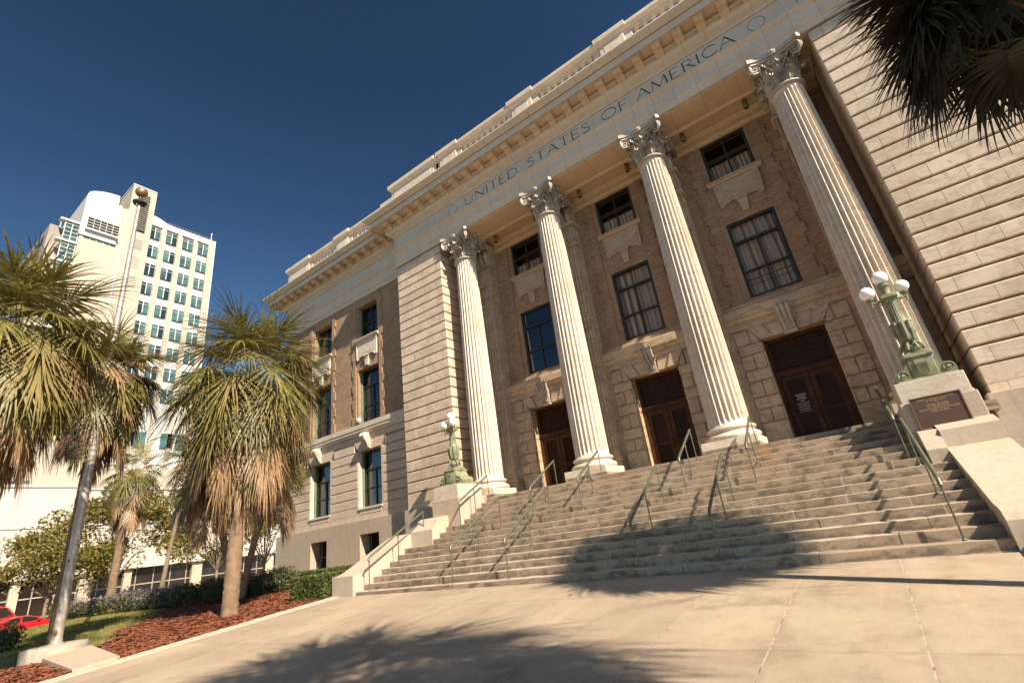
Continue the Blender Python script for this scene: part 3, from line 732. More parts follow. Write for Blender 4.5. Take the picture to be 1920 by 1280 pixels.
mb = MB(); mb.lathe(bp_prof, 14); bal0 = mb.build('baluster', M['trim'], ct, smooth=40); bused = False
def fill_bal(ends, yf):
    global bused
    for a, b in ends:
        n = max(1, round((b - a) / .342)); 
        for i in range(n):
            x = a + (b - a) * (i + .5) / n
            o = bal0 if not bused else bal0.copy()
            if bused: C.objects.link(o)
            bused = True; o.location = (x, yf + .14, 0)
en, yf = parapet(-10.96, XE + 3, -.65, [(-10.96, -7.7), (-7.36, -6.16), (-2.84, -1.64), (1.67, 2.86), (6.2, 7.4), (7.8, 11)], None, 'main')
fill_bal([e for e in en if e[1] - e[0] > .5], yf)
en, yf = parapet(-22.0, -11.0, .05, [(-22.0, -19.55), (-16.8, -15.55), (-12.4, -11.0)], None, 'wing'); fill_bal(en, yf)
# roof slab behind
mb = MB(); mb.box(WL + .3, -XE, .5, 12, 17.3, 17.52); mb.box(-XE, XE + 3, -.1, 12, 17.3, 17.53); mb.build('roof', M['base_stone'], ct)

# portico: ceiling, soffit, inner walls
mb = MB(); mb.box(-XP, XP, -.64, .62, 14.425, 14.6); mb.box(-XP, XP, -.42, .40, 14.405, 14.426); mb.sweep([(-XP, .30), (XP, .30)], [(-.32, 14.36), (-.30, 14.32), (-.22, 14.40), (-.22, 14.426), (-.36, 14.426), (-.36, 14.36)])
mb.build('architrave_soffit', M['soffit'], ct)
mb = MB(); mb.box(-XP, XP, .62, 2.2, 14.56, 14.7); mb.box(-XP, XP, .60, .72, 14.46, 14.565); mb.build('portico_ceiling', M['soffit'], ct)
mb = MB(); mb.prism_x([(1.62, 14.05), (1.62, 14.12), (1.56, 14.16), (1.56, 14.36), (1.48, 14.42), (1.40, 14.50), (1.40, 14.57), (2.1, 14.57), (2.1, 14.05)], -XP, XP); mb.build('wall_cornice', M['soffit'], ct)
DX = (-S, 0, S)
YB2 = 1.70; YS = 1.50
holes = []
for d in DX: holes += [(d - .80, d + .80, 7.49, 10.45), (d - .80, d + .80, 12.29, 14.04)]
mb = MB(); grid_wall(mb, -XP, XP, 7.2, 14.10, holes, YB2, 2.1); mb.build('brick_wall', M['brick'], ct)
for d in DX:
    for s in (-1, 1):
        mb = MB()
        for k in range(16):
            z0 = 7.37 + k * .42; ex = .30 if k % 2 else .42
            if z0 > 14.0: break
            zt = min(z0 + .42, 14.08); a, b = sorted((d + s * 1.02, d + s * (1.02 + ex))); mb.box(a, b, YB2 - .055, YB2 + .05, z0, zt)
        mb.build('brick_quoins', M['brick'], ct)
for i, d in enumerate(DX):
    window(d, 1.58, 7.49, 10.45, YB2 + .10, 9.64, 8.49, 'glass' if i > 0 else 'glass_ref', 10.4 if i > 0 else None, .085, rail=(i == 2))
    window(d, 1.58, 12.29, 14.04, YB2 + .10, None, 13.2, 'glass', 12.95 + .1 * i, .085)
    spandrel(d, 1.62, 12.27, YB2, ct, 'porch_trim')
# stone lower storey of the portico wall
mb = MB(); grid_wall(mb, -XP, XP, 2.5, 6.64, [(d - .97, d + .97, 2.5, 5.985) for d in DX], YS + .065, 2.1); bk = mb.build('stone_wall', M['marble_porch'], ct)
bands = [(2.52, 3.34), (3.79, 4.15), (4.68, 5.05), (5.57, 5.90)]
recs = [(3.34, 3.79), (4.15, 4.68), (5.05, 5.57), (5.90, 6.43)]
for d in DX:
    for s in (-1, 1):
        mb = MB(); a, b = sorted((d + s * .935, d + s * .955)); mb.box(a, b, YS + .1, 1.895, 2.525, 5.96)
        for z0, z1 in bands:
            a, b = sorted((d + s * .90, d + s * 1.66)); mb.cbox(a, b, YS - .03, 1.9, z0, z1 - .004, .03)
        for z0, z1 in recs:
            if z0 > 5.8:
                pr = [(d + s * 1.23, z0 + .012), (d + s * 1.40, z0 + .012), (d + s * 1.40, z1 - .02), (d + s * 1.28, z1 - .02)]
                mb.prism_y([(d + s * .96, z0 + .012), (d + s * 1.18, z0 + .012), (d + s * 1.18, z1 - .02), (d + s * 1.14, z1 - .02)], YS + .0, 1.9)
                a, b = sorted((d + s * 1.25, d + s * 1.66)); mb.cbox(a, b, YS, 1.9, z0 + .02, z1 - .03, .012); continue
            a, b = sorted((d + s * .965, d + s * 1.27)); mb.cbox(a, b, YS - .005, 1.9, z0 + .012, z1 - .014, .012)
            a, b = sorted((d + s * 1.295, d + s * 1.66)); mb.cbox(a, b, YS + .008, 1.9, z0 + .03, z1 - .03, .014)
            a, b = sorted((d + s * .90, d + s * .96)); mb.cbox(a, b, YS + .03, 1.9, z0 - .004, z1, .008)
        mb.build('quoin_blocks', M['marble_porch'], ct)
        mb = MB(); a, b = sorted((d + s * .90, d + s * 1.0)); mb.box(a, b, 1.902, 2.1, 2.52, 5.965); mb.build('door_reveal', M['marble_porch'], ct)
    # flat arch
    for x0, x1, x2, x3, yy in ((-.90, -.55, -.75, -1.20, -.045), (-.53, -.18, -.24, -.73, .02), (.18, .53, .73, .24, .02), (.55, .90, 1.20, .75, -.045)):
        mb = MB(); mb.prism_y([(d + x0, 5.97), (d + x1, 5.97), (d + x2, 6.44), (d + x3, 6.44)], YS + yy, 1.9); mb.build('arch_stone', M['marble_porch'], ct)
mb = MB(); mb.cbox(-XP, XP, YS - .02, 2.0, 6.45, 6.66, .01)
mb.prism_x([(YS - .02, 6.66), (YS - .09, 6.69), (YS - .12, 6.76), (YS - .12, 6.82), (YS - .17, 6.84), (YS - .17, 7.12), (YS - .1, 7.17), (2.0, 7.17), (2.0, 6.66)], -XP, XP)
mb.cbox(-XP, XP, YB2 - .08, 2.0, 7.16, 7.37, .015); mb.build('belt_course', M['marble_porch'], ct)
for d in DX:
    mb = MB()
    prof = [(YS - .02, 5.93), (YS - .10, 5.93), (YS - .13, 6.05), (YS - .16, 6.2), (YS - .30, 6.45), (YS - .38, 6.62), (YS - .36, 6.78), (YS - .02, 6.80)]
    mb.prism_x(prof, d - .17, d + .17)
    for s in (-.14, 0, .14):
        mb.tube([(d + s, YS - .17, 6.22), (d + s, YS - .29, 6.42), (d + s, YS - .40, 6.60), (d + s * 1.1, YS - .41, 6.72), (d + s, YS - .30, 6.82)], [.045, .06, .07, .07, .05], 10)
    rr = random.Random(int(d * 10) + 50)
    for i in range(26):
        a = rr.uniform(-1, 1); mb.sphere((d + a * .23, YS - .20 - rr.uniform(0, .06), 6.36 - .10 * (1 - abs(a)) + rr.uniform(-.05, .05)), rr.uniform(.025, .045), 6, 5)
    for s in (-.11, -.04, .04, .11): mb.box(d + s - .015, d + s + .015, YS - .185, YS - .1, 5.99, 6.22)
    mb.box(d - .19, d + .19, YS - .15, YS, 5.88, 5.94)
    mb.build('carved_keystone', M['marble_cap'], ct, smooth=50)
# doors
for i, d in enumerate(DX):
    mb = MB(); y = 2.02; w = .90
    mb.box(d - w, d - w + .10, y - .10, y + .08, 2.52, 5.97); mb.box(d + w - .10, d + w, y - .10, y + .08, 2.52, 5.97); mb.box(d - w + .10, d + w - .10, y - .10, y + .08, 5.86, 5.97)
    mb.box(d - w + .10, d + w - .10, y - .13, y + .06, 4.70, 4.86); mb.box(d - w + .1, d + w - .1, y - .16, y - .1, 4.80, 4.85)
    fr = mb.build('door_frame', M['wood'], ct)
    for s in (-1, 1):
        mb = MB(); x0, x1 = sorted((d + s * .01, d + s * .79))
        mb.box(x0, x0 + .15, y - .05, y + .03, 2.53, 4.69); mb.box(x1 - .15, x1, y - .05, y + .03, 2.53, 4.69); mb.box(x0 + .15, x1 - .15, y - .05, y + .03, 4.52, 4.69)
        mb.box(x0 + .15, x1 - .15, y - .05, y + .03, 2.53, 2.80); mb.box(x0 + .15, x1 - .15, y - .045, y + .02, 3.42, 3.50)
        mb.tube([(d + s * .09, y - .10, 3.3), (d + s * .09, y - .12, 3.5), (d + s * .09, y - .10, 3.7)], .014, 6)
        dl = mb.build('door', M['wood'], ct)
        mb = MB(); mb.box(x0 + .14, x1 - .14, y - .005, y + .005, 2.79, 4.53); mb.build('pane', M['door_glass'], dl)
        if i == 2 and s == -1:
            mb = MB(); r2 = random.Random(5); cxl = (x0 + x1) / 2
            for row, (ww, hh) in enumerate([(.30, .05), (.20, .05), (.26, .05), (.10, .04), (.34, .03), (.30, .03), (.36, .03), (.28, .03), (.32, .03), (.34, .03)]):
                zz = 4.02 - row * .065; xx = cxl - ww / 2
                while xx < cxl + ww / 2:
                    lw = r2.uniform(.018, .034); mb.box(xx, xx + lw * .6, y - .009, y - .0065, zz, zz + hh * .8); xx += lw
            mb.build('white_notice_lettering', M['sign_white'], dl)
    mb = MB(); mb.box(d - .80, d + .80, y - .005, y + .005, 4.86, 5.86); mb.build('transom_pane', M['door_glass'], fr)
    mb = MB()
    for j in range(1, 8): mb.box(d - .78, d + .78, y - .03, y - .015, 4.86 + j * .125, 4.885 + j * .125)
    for j in range(1, 7): mb.box(d - .8 + j * .23, d - .78 + j * .23, y - .045, y - .031, 4.865, 5.86)
    mb.build('transom_grille', M['wood'], fr)
# landing floor
mb = MB(); mb.box(-XP, XP, -.80, 2.1, 2.3, 2.52); mb.build('portico_floor', M['step'], ct)
# ceiling cans
mb = MB(); mb.lathe([(.085, 14.56), (.095, 14.5), (.095, 14.22), (.08, 14.2)], 16); mb.lathe([(.07, 14.195), (.03, 14.199)], 16, cap=True, mi=1)
can0 = mb.build('downlight', [M['can'], M['black_metal']], ct, smooth=40); first = True
for x in (-5.75, -3.45, -1.12, 1.12, 3.45, 5.75):
    o = can0 if first else can0.copy()
    if not first: C.objects.link(o)
    first = False; o.location = (x, 1.05, 0)
# pilasters behind the columns
def pilaster(cx):
    w = .50; mb = MB(); n = 7; y0, y1 = 1.12, 1.9; pts = []
    pts.append((cx - w, y0)); fwid = (2 * w - .06) / n
    for i in range(n):
        a = cx - w + .03 + i * fwid
        for k in range(7):
            t = k / 6; pts.append((a + .015 + (fwid - .03) * t, y0 + .045 * math.sin(math.pi * t)))
    pts.append((cx + w, y0)); 
    for i in range(3):
        a = y0 + .06 + i * .15
        for k in range(5):
            t = k / 4; pts.append((cx + w - .03 * math.sin(math.pi * t), a + .12 * t))
    pts += [(cx + w, y1), (cx - w, y1)]
    mb.prism_z(pts, 3.25, 12.15); mb.prism_z(pts, 12.40, 13.25)
    mb.cbox(cx - w - .07, cx + w + .07, y0 - .07, y1, 12.15, 12.40, .03)
    p = mb.build('pilaster', M['marble_porch'], ct, smooth=30)
    mb = MB(); mb.cbox(cx - w - .12, cx + w + .12, y0 - .12, y1, 13.2, 13.32, .03); mb.prism_z([(cx - w - .02, y0), (cx + w + .02, y0), (cx + w + .02, y1), (cx - w - .02, y1)], 13.3, 14.1)
    rr = random.Random(int(cx * 7) + 99)
    for row, (zz, hh) in enumerate(((13.32, .38), (13.55, .42))):
        for i in range(4):
            xx = cx - w + .12 + i * .26 + (.0 if row else .0)
            mb.tube([(xx, y0, zz), (xx, y0 - .06, zz + hh * .6), (xx, y0 - .15, zz + hh), (xx, y0 - .20, zz + hh - .06)], [.10, .12, .10, .04], 8)
    mb.cbox(cx - w - .2, cx + w + .2, y0 - .22, y1, 14.1, 14.3, .04); mb.build('pilaster_capital', M['marble_cap'], p, smooth=40)
    mb = MB(); mb.cbox(cx - w - .16, cx + w + .16, y0 - .16, y1, 2.52, 2.78, .01); mb.prism_z([(cx - w - .12, y0 - .12), (cx + w + .12, y0 - .12), (cx + w + .12, y1), (cx - w - .12, y1)], 2.78, 2.95)
    mb.cbox(cx - w - .05, cx + w + .05, y0 - .05, y1, 2.95, 3.08, .03); mb.cbox(cx - w - .1, cx + w + .1, y0 - .1, y1, 3.08, 3.2, .045); mb.cbox(cx - w - .03, cx + w + .03, y0 - .03, y1, 3.2, 3.26, .01)
    mb.build('pilaster_base', M['marble_porch'], p)
for i in range(4): pilaster((i - 1.5) * S)

# ------------------------------------------------------------------ columns
RB, RT_, ZB, ZT = .585, .455, 3.22, 13.06
def make_column():
    mb = MB(); nf = 24; per = 10; n = nf * per
    zs = [ZB, ZB + .05, ZB + .12, ZB + .15, ZB + .20, ZB + .28] + [ZB + .28 + (ZT - ZB - .5) * i / 12 for i in range(1, 13)] + [ZT - .17, ZT - .12, ZT - .08, ZT - .03, ZT]
    def R0(z):
        t = (z - ZB) / (ZT - ZB); return RB - (RB - RT_) * (max(0, t - .15) / .85) ** 1.35
    V = []
    for z in zs:
        lo = min(max((z - ZB - .10) / .12, 0), 1); hi = min(max((ZT - .06 - z) / .12, 0), 1); e = min(math.sqrt(lo), math.sqrt(hi))
        r0 = R0(z)
        if z < ZB + .06: r0 += .035 * (1 - (z - ZB) / .06)
        for k in range(n):
            ph = (k % per) / per
            if .16 < ph < .96: q = (ph - .16) / .8; d = .085 * math.sin(math.pi * q) ** .55
            else: d = 0
            a = 2 * math.pi * k / n; rr = r0 - d * e * (r0 / RB)
            V.append((rr * math.cos(a), rr * math.sin(a), z))
    F = [(j * n + k, j * n + (k + 1) % n, (j + 1) * n + (k + 1) % n, (j + 1) * n + k) for j in range(len(zs) - 1) for k in range(n)]
    mb.add(V, F)
    col = mb.build('column', M['marble_col'], ct, smooth=35)
    mb = MB(); prof = []
    def arc(cr, cz, rad, a0, a1, m=8): return [(cr + rad * math.cos(math.radians(a0 + (a1 - a0) * i / m)), cz + rad * math.sin(math.radians(a0 + (a1 - a0) * i / m))) for i in range(m + 1)]
    prof += [(.60, 2.835)] + arc(.695, 2.925, .085, -80, 80) + [(.68, 3.015), (.68, 3.035)] + [(.645, 3.05), (.632, 3.07), (.63, 3.09), (.64, 3.11), (.66, 3.12)] + arc(.655, 3.165, .045, -75, 75, 6) + [(.63, 3.215), (.63, 3.235), (.60, 3.25)]
    mb.lathe(prof, 64); mb.cbox(-.775, .775, -.775, .775, 2.62, 2.84, .008)
    mb.build('column_base', M['trim'], col, smooth=35)
    # plinth block of step stone
    mb = MB(); mb.box(-.772, .772, -.772, .772, 2.50, 2.622); mb.build('plinth_block', M['step'], col)
    # capital
    mb = MB(); z0 = ZT
    mb.lathe([(.46, z0), (.50, z0 + .01), (.545, z0 + .05), (.545, z0 + .09), (.50, z0 + .12), (.475, z0 + .14), (.475, z0 + .17), (.45, z0 + .19)], 48)
    bell = [(.43, z0 + .15), (.43, z0 + .6), (.455, z0 + .85), (.52, z0 + 1.02), (.60, z0 + 1.10), (.60, z0 + 1.14)]
    mb.lathe(bell, 48)
    def leaf(az, zb, h, w, out, r0):
        nu, nv = 9, 12; V = []
        ca, sa = math.cos(az), math.sin(az)
        for j in range(nv + 1):
            t = j / nv
            if t < .72: rad = r0 + .02 + out * .35 * (t / .72) ** 1.6; z = zb + h * t / .72 * .94
            else:
                q = (t - .72) / .28; ang = q * math.radians(200); rc = out * .36
                rad = r0 + .02 + out * .35 + rc * (1 - math.cos(ang)); z = zb + h * .94 + rc * .9 * math.sin(ang)
            ww = w * (.55 + .45 * math.sin(math.pi * min(t * 1.15, 1) * .9)) * (1 if t < .8 else 1 - (t - .8) * 2.4)
            ww *= 1 + .16 * math.sin(t * 22)
            for i in range(nu):
                s = (i / (nu - 1) - .5) * 2
                rr = rad + .022 * math.cos(s * math.pi * 2.5) - .05 * s * s + (.02 if i == nu // 2 else 0)
                off = s * ww
                x = rr * ca - off * sa; y = rr * sa + off * ca
                V.append((x, y, z - .05 * abs(s) * (1 if t > .6 else 0)))
        F = [(j * nu + i, j * nu + i + 1, (j + 1) * nu + i + 1, (j + 1) * nu + i) for j in range(nv) for i in range(nu - 1)]
        mb.add(V, F)
    for k in range(8):
        leaf(k * math.pi / 4 + math.pi / 8, z0 + .17, .36, .155, .26, .44)
        leaf(k * math.pi / 4, z0 + .22, .66, .16, .30, .445)
    for k in range(4):
        for s in (-1, 1):
            leaf(k * math.pi / 2 + math.pi / 4 + s * .30, z0 + .55, .42, .09, .26, .47)
    # volutes at the corners, one spiral on each side of every corner
    for k in range(4):
        az = math.pi / 4 + k * math.pi / 2
        for s in (-1, 1):
            # plane direction: from the face centre out to the corner
            fa = az - s * math.pi / 4
            e = Vector((math.cos(fa), math.sin(fa), 0)); t = Vector((-math.sin(fa), math.cos(fa), 0)) * s
            cen = e * .64 + t * .60 + Vector((0, 0, z0 + .97)); od = (e * .45 + t * .9).normalized()
            tan = (t * .80 + e * .35).normalized()
            pts = []; rad = []
            st = e * .50 + t * .12 + Vector((0, 0, z0 + .66)); 
            for i in range(8):
                q = i / 7; p = st.lerp(cen + Vector((0, 0, .20)) - tan * .02, q); p.z = z0 + .66 + (.51) * math.sin(q * math.pi / 2); pts.append(p); rad.append(.028 + .014 * q)
            for i in range(1, 34):
                a = math.pi / 2 - i * .42; r = .215 * (1 - i / 38.0)
                pts.append(cen + tan * (r * math.cos(a)) + Vector((0, 0, r * math.sin(a))) + e * (.0015 * i)); rad.append(.036 * (1 - i / 60.0))
            mb.tube(pts, rad, 7)
            # web behind the spiral
            V = [cen - e * .02]
            for i in range(16): a = i * math.pi / 8; V.append(cen - e * .02 + tan * (.175 * math.cos(a)) + Vector((0, 0, .175 * math.sin(a))))
            mb.add(V, [(0, 1 + i, 1 + (i + 1) % 16) for i in range(16)])
        # helices in the middle of each face
        fa = k * math.pi / 2; e = Vector((math.cos(fa), math.sin(fa), 0)); t = Vector((-math.sin(fa), math.cos(fa), 0))
        for s in (-1, 1):
            cen = e * .585 + t * (.13 * s) + Vector((0, 0, z0 + 1.0)); pts = [e * .52 + t * (.34 * s) + Vector((0, 0, z0 + .7)), e * .56 + t * (.30 * s) + Vector((0, 0, z0 + .95))]
            for i in range(20):
                a = math.pi / 2 + s * 0 + i * .45 * s; r = .10 * (1 - i / 24); pts.append(cen + t * (r * math.cos(a)) + Vector((0, 0, r * math.sin(a))))
            mb.tube(pts, .018, 6)
        for i in range(7):
            a = i * math.pi / 3.5; c = e * .70 + t * (.07 * math.cos(a)) + Vector((0, 0, z0 + 1.25 + .07 * math.sin(a))); mb.sphere(tuple(c), .055, 8, 6)
        mb.sphere(tuple(e * .74 + Vector((0, 0, z0 + 1.25))), .05, 8, 6)
    # abacus with concave sides
    def abac(h, z0_, z1_, dish):
        P = []
        for k in range(4):
            fa = k * math.pi / 2; e = Vector((math.cos(fa), math.sin(fa))); t = Vector((-math.sin(fa), math.cos(fa)))
            for i in range(13):
                q = -1 + 2 * i / 12; P.append(e * (h - dish * (1 - q * q)) + t * (q * (h - .10)))
        mb.prism_z([(p.x, p.y) for p in P], z0_, z1_)
    abac(.76, z0 + 1.12, z0 + 1.205, .17); abac(.83, z0 + 1.21, z0 + 1.36, .19)
    mb.build('capital', M['marble_cap'], col, smooth=45)
    return col
col = make_column(); cols = [col]
for i in range(1, 4): cols.append(copy_tree(col, ct))
for i, c in enumerate(cols): c.location = ((i - 1.5) * S, 0, 0)

# ------------------------------------------------------------------ frieze lettering (raised strokes, shade of carved cuts put into the colour)
GL = {
 'U': ([[(0.08, 1), (.08, .35), (.14, .12), (.30, .02), (.48, .0), (.64, .03), (.76, .14), (.82, .35), (.82, 1)]], [0.09, .09, .09, .09, .06, .05, .04, .04, .04], .90),
 'N': ([[(.08, 0), (.08, 1)], [(.08, 1), (.84, 0)], [(.84, 0), (.84, 1)]], [.045, .10, .045], .92),
 'I': ([[(.08, 0), (.08, 1)]], [.10], .16),
 'T': ([[(.37, 0), (.37, 1)], [(.0, 1), (.74, 1)]], [.10, .045], .74),
 'E': ([[(.08, 0), (.08, 1)], [(.08, 1), (.56, 1)], [(.08, .52), (.46, .52)], [(.08, 0), (.60, 0)]], [.10, .045, .045, .045], .62),
 'D': ([[(.08, 0), (.08, 1)], [(.08, 1), (.40, 1), (.66, .90), (.82, .70), (.86, .5), (.82, .3), (.66, .1), (.40, 0), (.08, 0)]], [.10, .06], .88),
 'S': ([[(.50, .86), (.40, .97), (.26, 1.0), (.12, .93), (.07, .78), (.14, .63), (.30, .53), (.46, .42), (.54, .26), (.48, .08), (.32, 0), (.16, .02), (.04, .14)]], [.07], .58),
 'A': ([[(.0, 0), (.40, 1)], [(.40, 1), (.82, 0)], [(.14, .36), (.66, .36)]], [.045, .10, .045], .82),
 'O': ([[(.48 + .46 * math.cos(a * math.pi / 12), .5 + .5 * math.sin(a * math.pi / 12)) for a in range(25)]], [.065], .96),
 'F': ([[(.08, 0), (.08, 1)], [(.08, 1), (.56, 1)], [(.08, .52), (.46, .52)]], [.10, .045, .045], .58),
 'M': ([[(.04, 0), (.12, 1)], [(.12, 1), (.52, .06)], [(.52, .06), (.92, 1)], [(.92, 1), (1.0, 0)]], [.045, .10, .045, .10], 1.04),
 'R': ([[(.08, 0), (.08, 1)], [(.08, 1), (.36, 1), (.52, .92), (.58, .76), (.52, .60), (.36, .52), (.08, .52)], [(.32, .52), (.72, 0)]], [.10, .05, .09], .72),
 'C': ([[(.84, .82), (.70, .95), (.50, 1.0), (.28, .94), (.12, .78), (.06, .5), (.12, .22), (.28, .06), (.50, 0), (.70, .05), (.84, .18)]], [.07], .84),
}
def stroke(mb, pts, ws, y0, y1):
    P = [Vector((p[0], 0, p[1])) for p in pts]; n = len(P)
    if not isinstance(ws, list): ws = [ws] * n
    L = []; Rr_ = []
    for i in range(n):
        d = (P[min(i + 1, n - 1)] - P[max(i - 1, 0)]).normalized(); nn = Vector((-d.z, 0, d.x)); w = ws[min(i, len(ws) - 1)] / 2
        L.append(P[i] + nn * w); Rr_.append(P[i] - nn * w)
    for i in range(n - 1):
        q = [L[i], L[i + 1], Rr_[i + 1], Rr_[i]]
        V = [(v.x, y0, v.z) for v in q] + [(v.x, y1, v.z) for v in q]
        mb.add(V, [(0, 1, 2, 3), (4, 7, 6, 5), (0, 4, 5, 1), (1, 5, 6, 2), (2, 6, 7, 3), (3, 7, 4, 0)])
def word(txt, x0, x1, zb, h, y, mat, parent, name='carved_lettering', gap=.16, serif=True):
    tot = 0
    for c in txt: tot += (GL[c][2] if c != ' ' else .5) + gap
    tot -= gap; sx = (x1 - x0) / tot; mb = MB(); x = x0
    for c in txt:
        if c == ' ': x += (.5 + gap) * sx; continue
        st, ws, w = GL[c]
        for i, s in enumerate(st):
            pts = [(x + p[0] * sx, zb + p[1] * h) for p in s]
            if c == 'U': wl_ = [q * h for q in ws]
            else: wl_ = ws[min(i, len(ws) - 1)] * h * 1.2
            stroke(mb, pts, wl_, y - .004 - .0006 * i, y + .02)
            if serif and len(s) == 2 and abs(s[0][0] - s[1][0]) < .5:
                for p in s:
                    if p[1] in (0, 1) and not (c in 'TEFRD' and p[1] == 1 and False):
                        stroke(mb, [(x + p[0] * sx - .075 * h, zb + p[1] * h), (x + p[0] * sx + .075 * h, zb + p[1] * h)], .022 * h, y - .0065, y + .02)
        x += (w + gap) * sx
    return mb.build(name, mat, parent)
yfz = YP - .05
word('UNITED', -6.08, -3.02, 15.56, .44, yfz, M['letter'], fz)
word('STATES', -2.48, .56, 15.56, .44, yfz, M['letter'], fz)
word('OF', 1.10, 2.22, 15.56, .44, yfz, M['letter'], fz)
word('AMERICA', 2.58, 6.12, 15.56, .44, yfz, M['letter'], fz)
for s in (-1, 1):
    mb = MB(); cx = 6.85 * s; r = .26
    stroke(mb, [(cx + r * math.cos(a * math.pi / 16), 15.75 + r * 1.0 * math.sin(a * math.pi / 16)) for a in range(33)], .035, yfz - .004, yfz + .02)
    mb.build('carved_ring', M['letter_pale'], fz)
    mb = MB(); stroke(mb, [(8.05 * s, 15.58), (8.05 * s, 15.98)], .035, yfz - .004, yfz + .02); mb.build('carved_bar', M['letter_pale'], fz)

# ================================================================== STEPS
st = empty('front_steps', (-.74, -5.43, 0), 0, 'broad flight of stained stone steps with sloping cheek walls and lamp piers', 'steps')
OX, OY = .74, 5.43
H_, T_, Y1 = .168, .33, -5.43
XL, XR = -8.05, 6.57
def L(mb_):  # world -> local of st
    mb_.v = [(x + OX, y + OY, z) for x, y, z in mb_.v]; return mb_
for n in range(1, 16):
    xl = XL if n <= 8 else (-7.05 if n <= 10 else -6.56)
    xr = XR if n <= 9 else 6.25
    ya = Y1 + (n - 1) * T_; yb = ya + (T_ + .03 if n < 15 else .3)
    mb = MB(); rr = random.Random(n)
    zt = n * H_; z0 = zt - H_ if n > 1 else -.25
    # blocks of slightly uneven stones with a worn front edge
    x = xl
    while x < xr - .01:
        w = rr.uniform(1.6, 2.6); x2 = min(x + w, xr)
        if xr - x2 < .8: x2 = xr
        dy = rr.uniform(-.006, .006); dz = rr.uniform(-.003, .003)
        c = .012
        prof = [(ya + dy, z0), (ya + dy, zt + dz - c), (ya + dy + c * .35, zt + dz - c * .3), (ya + dy + c, zt + dz), (yb, zt + dz), (yb, z0)]
        mb.prism_x(prof, x + (.004 if x > xl else 0), x2 - (.004 if x2 < xr else 0)); x = x2
    L(mb).build('step', M['step'], st)
# core under the steps
mb = MB(); mb.prism_x([(-5.3, -.2), (-5.3, .0), (-.5, 2.38), (-.5, -.2)], -6.6, 6.2); mb.prism_x([(-5.3, -.2), (-5.3, .0), (-2.9, 1.2), (-2.9, -.2)], XL, XR); L(mb).build('step_core', M['step'], st)
# left cheek wall
mb = MB(); mb.prism_x([(-5.52, -.3), (-5.52, .62), (-5.30, .66), (-5.1, .72), (-3.25, 1.60), (-3.05, 1.64), (-2.30, 1.66), (-2.30, -.3)], -9.05, XL)
L(mb).build('cheek_wall', M['cheek'], st)
mb = MB(); mb.prism_x([(-3.14, .8), (-3.14, 1.66), (-2.98, 1.78), (-2.78, 1.99), (-2.62, 2.05), (-2.25, 2.06), (-2.25, .8)], XL, -7.05); L(mb).build('cheek_wall', M['cheek'], st)
# right cheek wall
mb = MB(); mb.prism_x([(-5.50, -.3), (-5.50, .40), (-5.42, .52), (-5.28, .58), (-5.05, .62), (-2.85, 1.56), (-2.75, 1.60), (-2.75, 1.60), (-2.72, 1.94), (-2.30, 2.10), (-2.30, -.3)], XR, 7.5)
L(mb).build('cheek_wall', M['cheek'], st)
mb = MB(); mb.prism_x([(-2.9, .8), (-2.9, 1.6), (-2.6, 1.98), (-2.22, 2.04), (-2.22, .8)], 6.25, XR - .004); L(mb).build('cheek_wall', M['cheek'], st)
mb = MB(); mb.cbox(6.80, 9.6, -6.0, -5.52, -.3, .24, .03); L(mb).build('kerb_block', M['cheek'], st)
# lamp piers
for x0, x1 in ((-7.74, -6.56), (6.22, 7.41)):
    mb = MB(); mb.cbox(x0 - .06, x1 + .06, -2.31, -.74, .8, 2.62, .02); p = L(mb).build('lamp_pier', M['base_stone'], st)
    mb = MB(); mb.cbox(x0, x1, -2.25, -.95, 2.62, 3.06, .012); L(mb).build('pier_cap', M['pier_marble'], p)
# ------------------------------------------------------------------ plaque
pq = empty('plaque', (6.76, -2.33, 2.05), 0, 'brown bronze plaque with raised lettering on the right lamp pier', 'plaque')
mb = MB(); mb.cbox(-.40, .42, -.03, .0, .0, .61, .006); mb.build('plate', M['bronze'], pq)
mb = MB()
for a in ((-.42, .44, -.02, .0), (-.42, .44, .61, .63)): mb.box(a[0], a[1], -.045, 0, a[2], a[3])
mb.box(-.42, -.40, -.045, 0, 0, .61); mb.box(.42, .44, -.045, 0, 0, .61); mb.build('plaque_border', M['bronze_edge'], pq)
def textobj(s, size, x, y, z, mat, parent, name='plaque_lettering', ext=.0015):
    cu = bpy.data.curves.new(name, 'FONT'); cu.body = s; cu.size = size; cu.align_x = 'CENTER'; cu.extrude = ext; cu.space_line = 1.0
    tmp = bpy.data.objects.new(name, cu); C.objects.link(tmp); dg = bpy.context.evaluated_depsgraph_get(); me = bpy.data.meshes.new_from_object(tmp.evaluated_get(dg))
    bpy.data.objects.remove(tmp, do_unlink=True)
    o = bpy.data.objects.new(name, me); C.objects.link(o); me.materials.clear(); me.materials.append(mat); o.parent = parent; o.location = (x, y, z); o.rotation_euler = (math.pi / 2, 0, 0); return o
rows = [('ENTERED IN THE NATIONAL REGISTER', .036, .55), ('OF HISTORIC PLACES', .034, .51), ('1974', .030, .475), ('FEDERAL BUILDING', .042, .425), ('U.S. COURTHOUSE', .042, .38), ('DOWNTOWN POSTAL STATION', .044, .335), ('TAMPA, FLORIDA', .040, .29)]
cu = []
for s, sz, z in rows: textobj(s, sz, .01, -.031, z, M['bronze_letter'], pq)
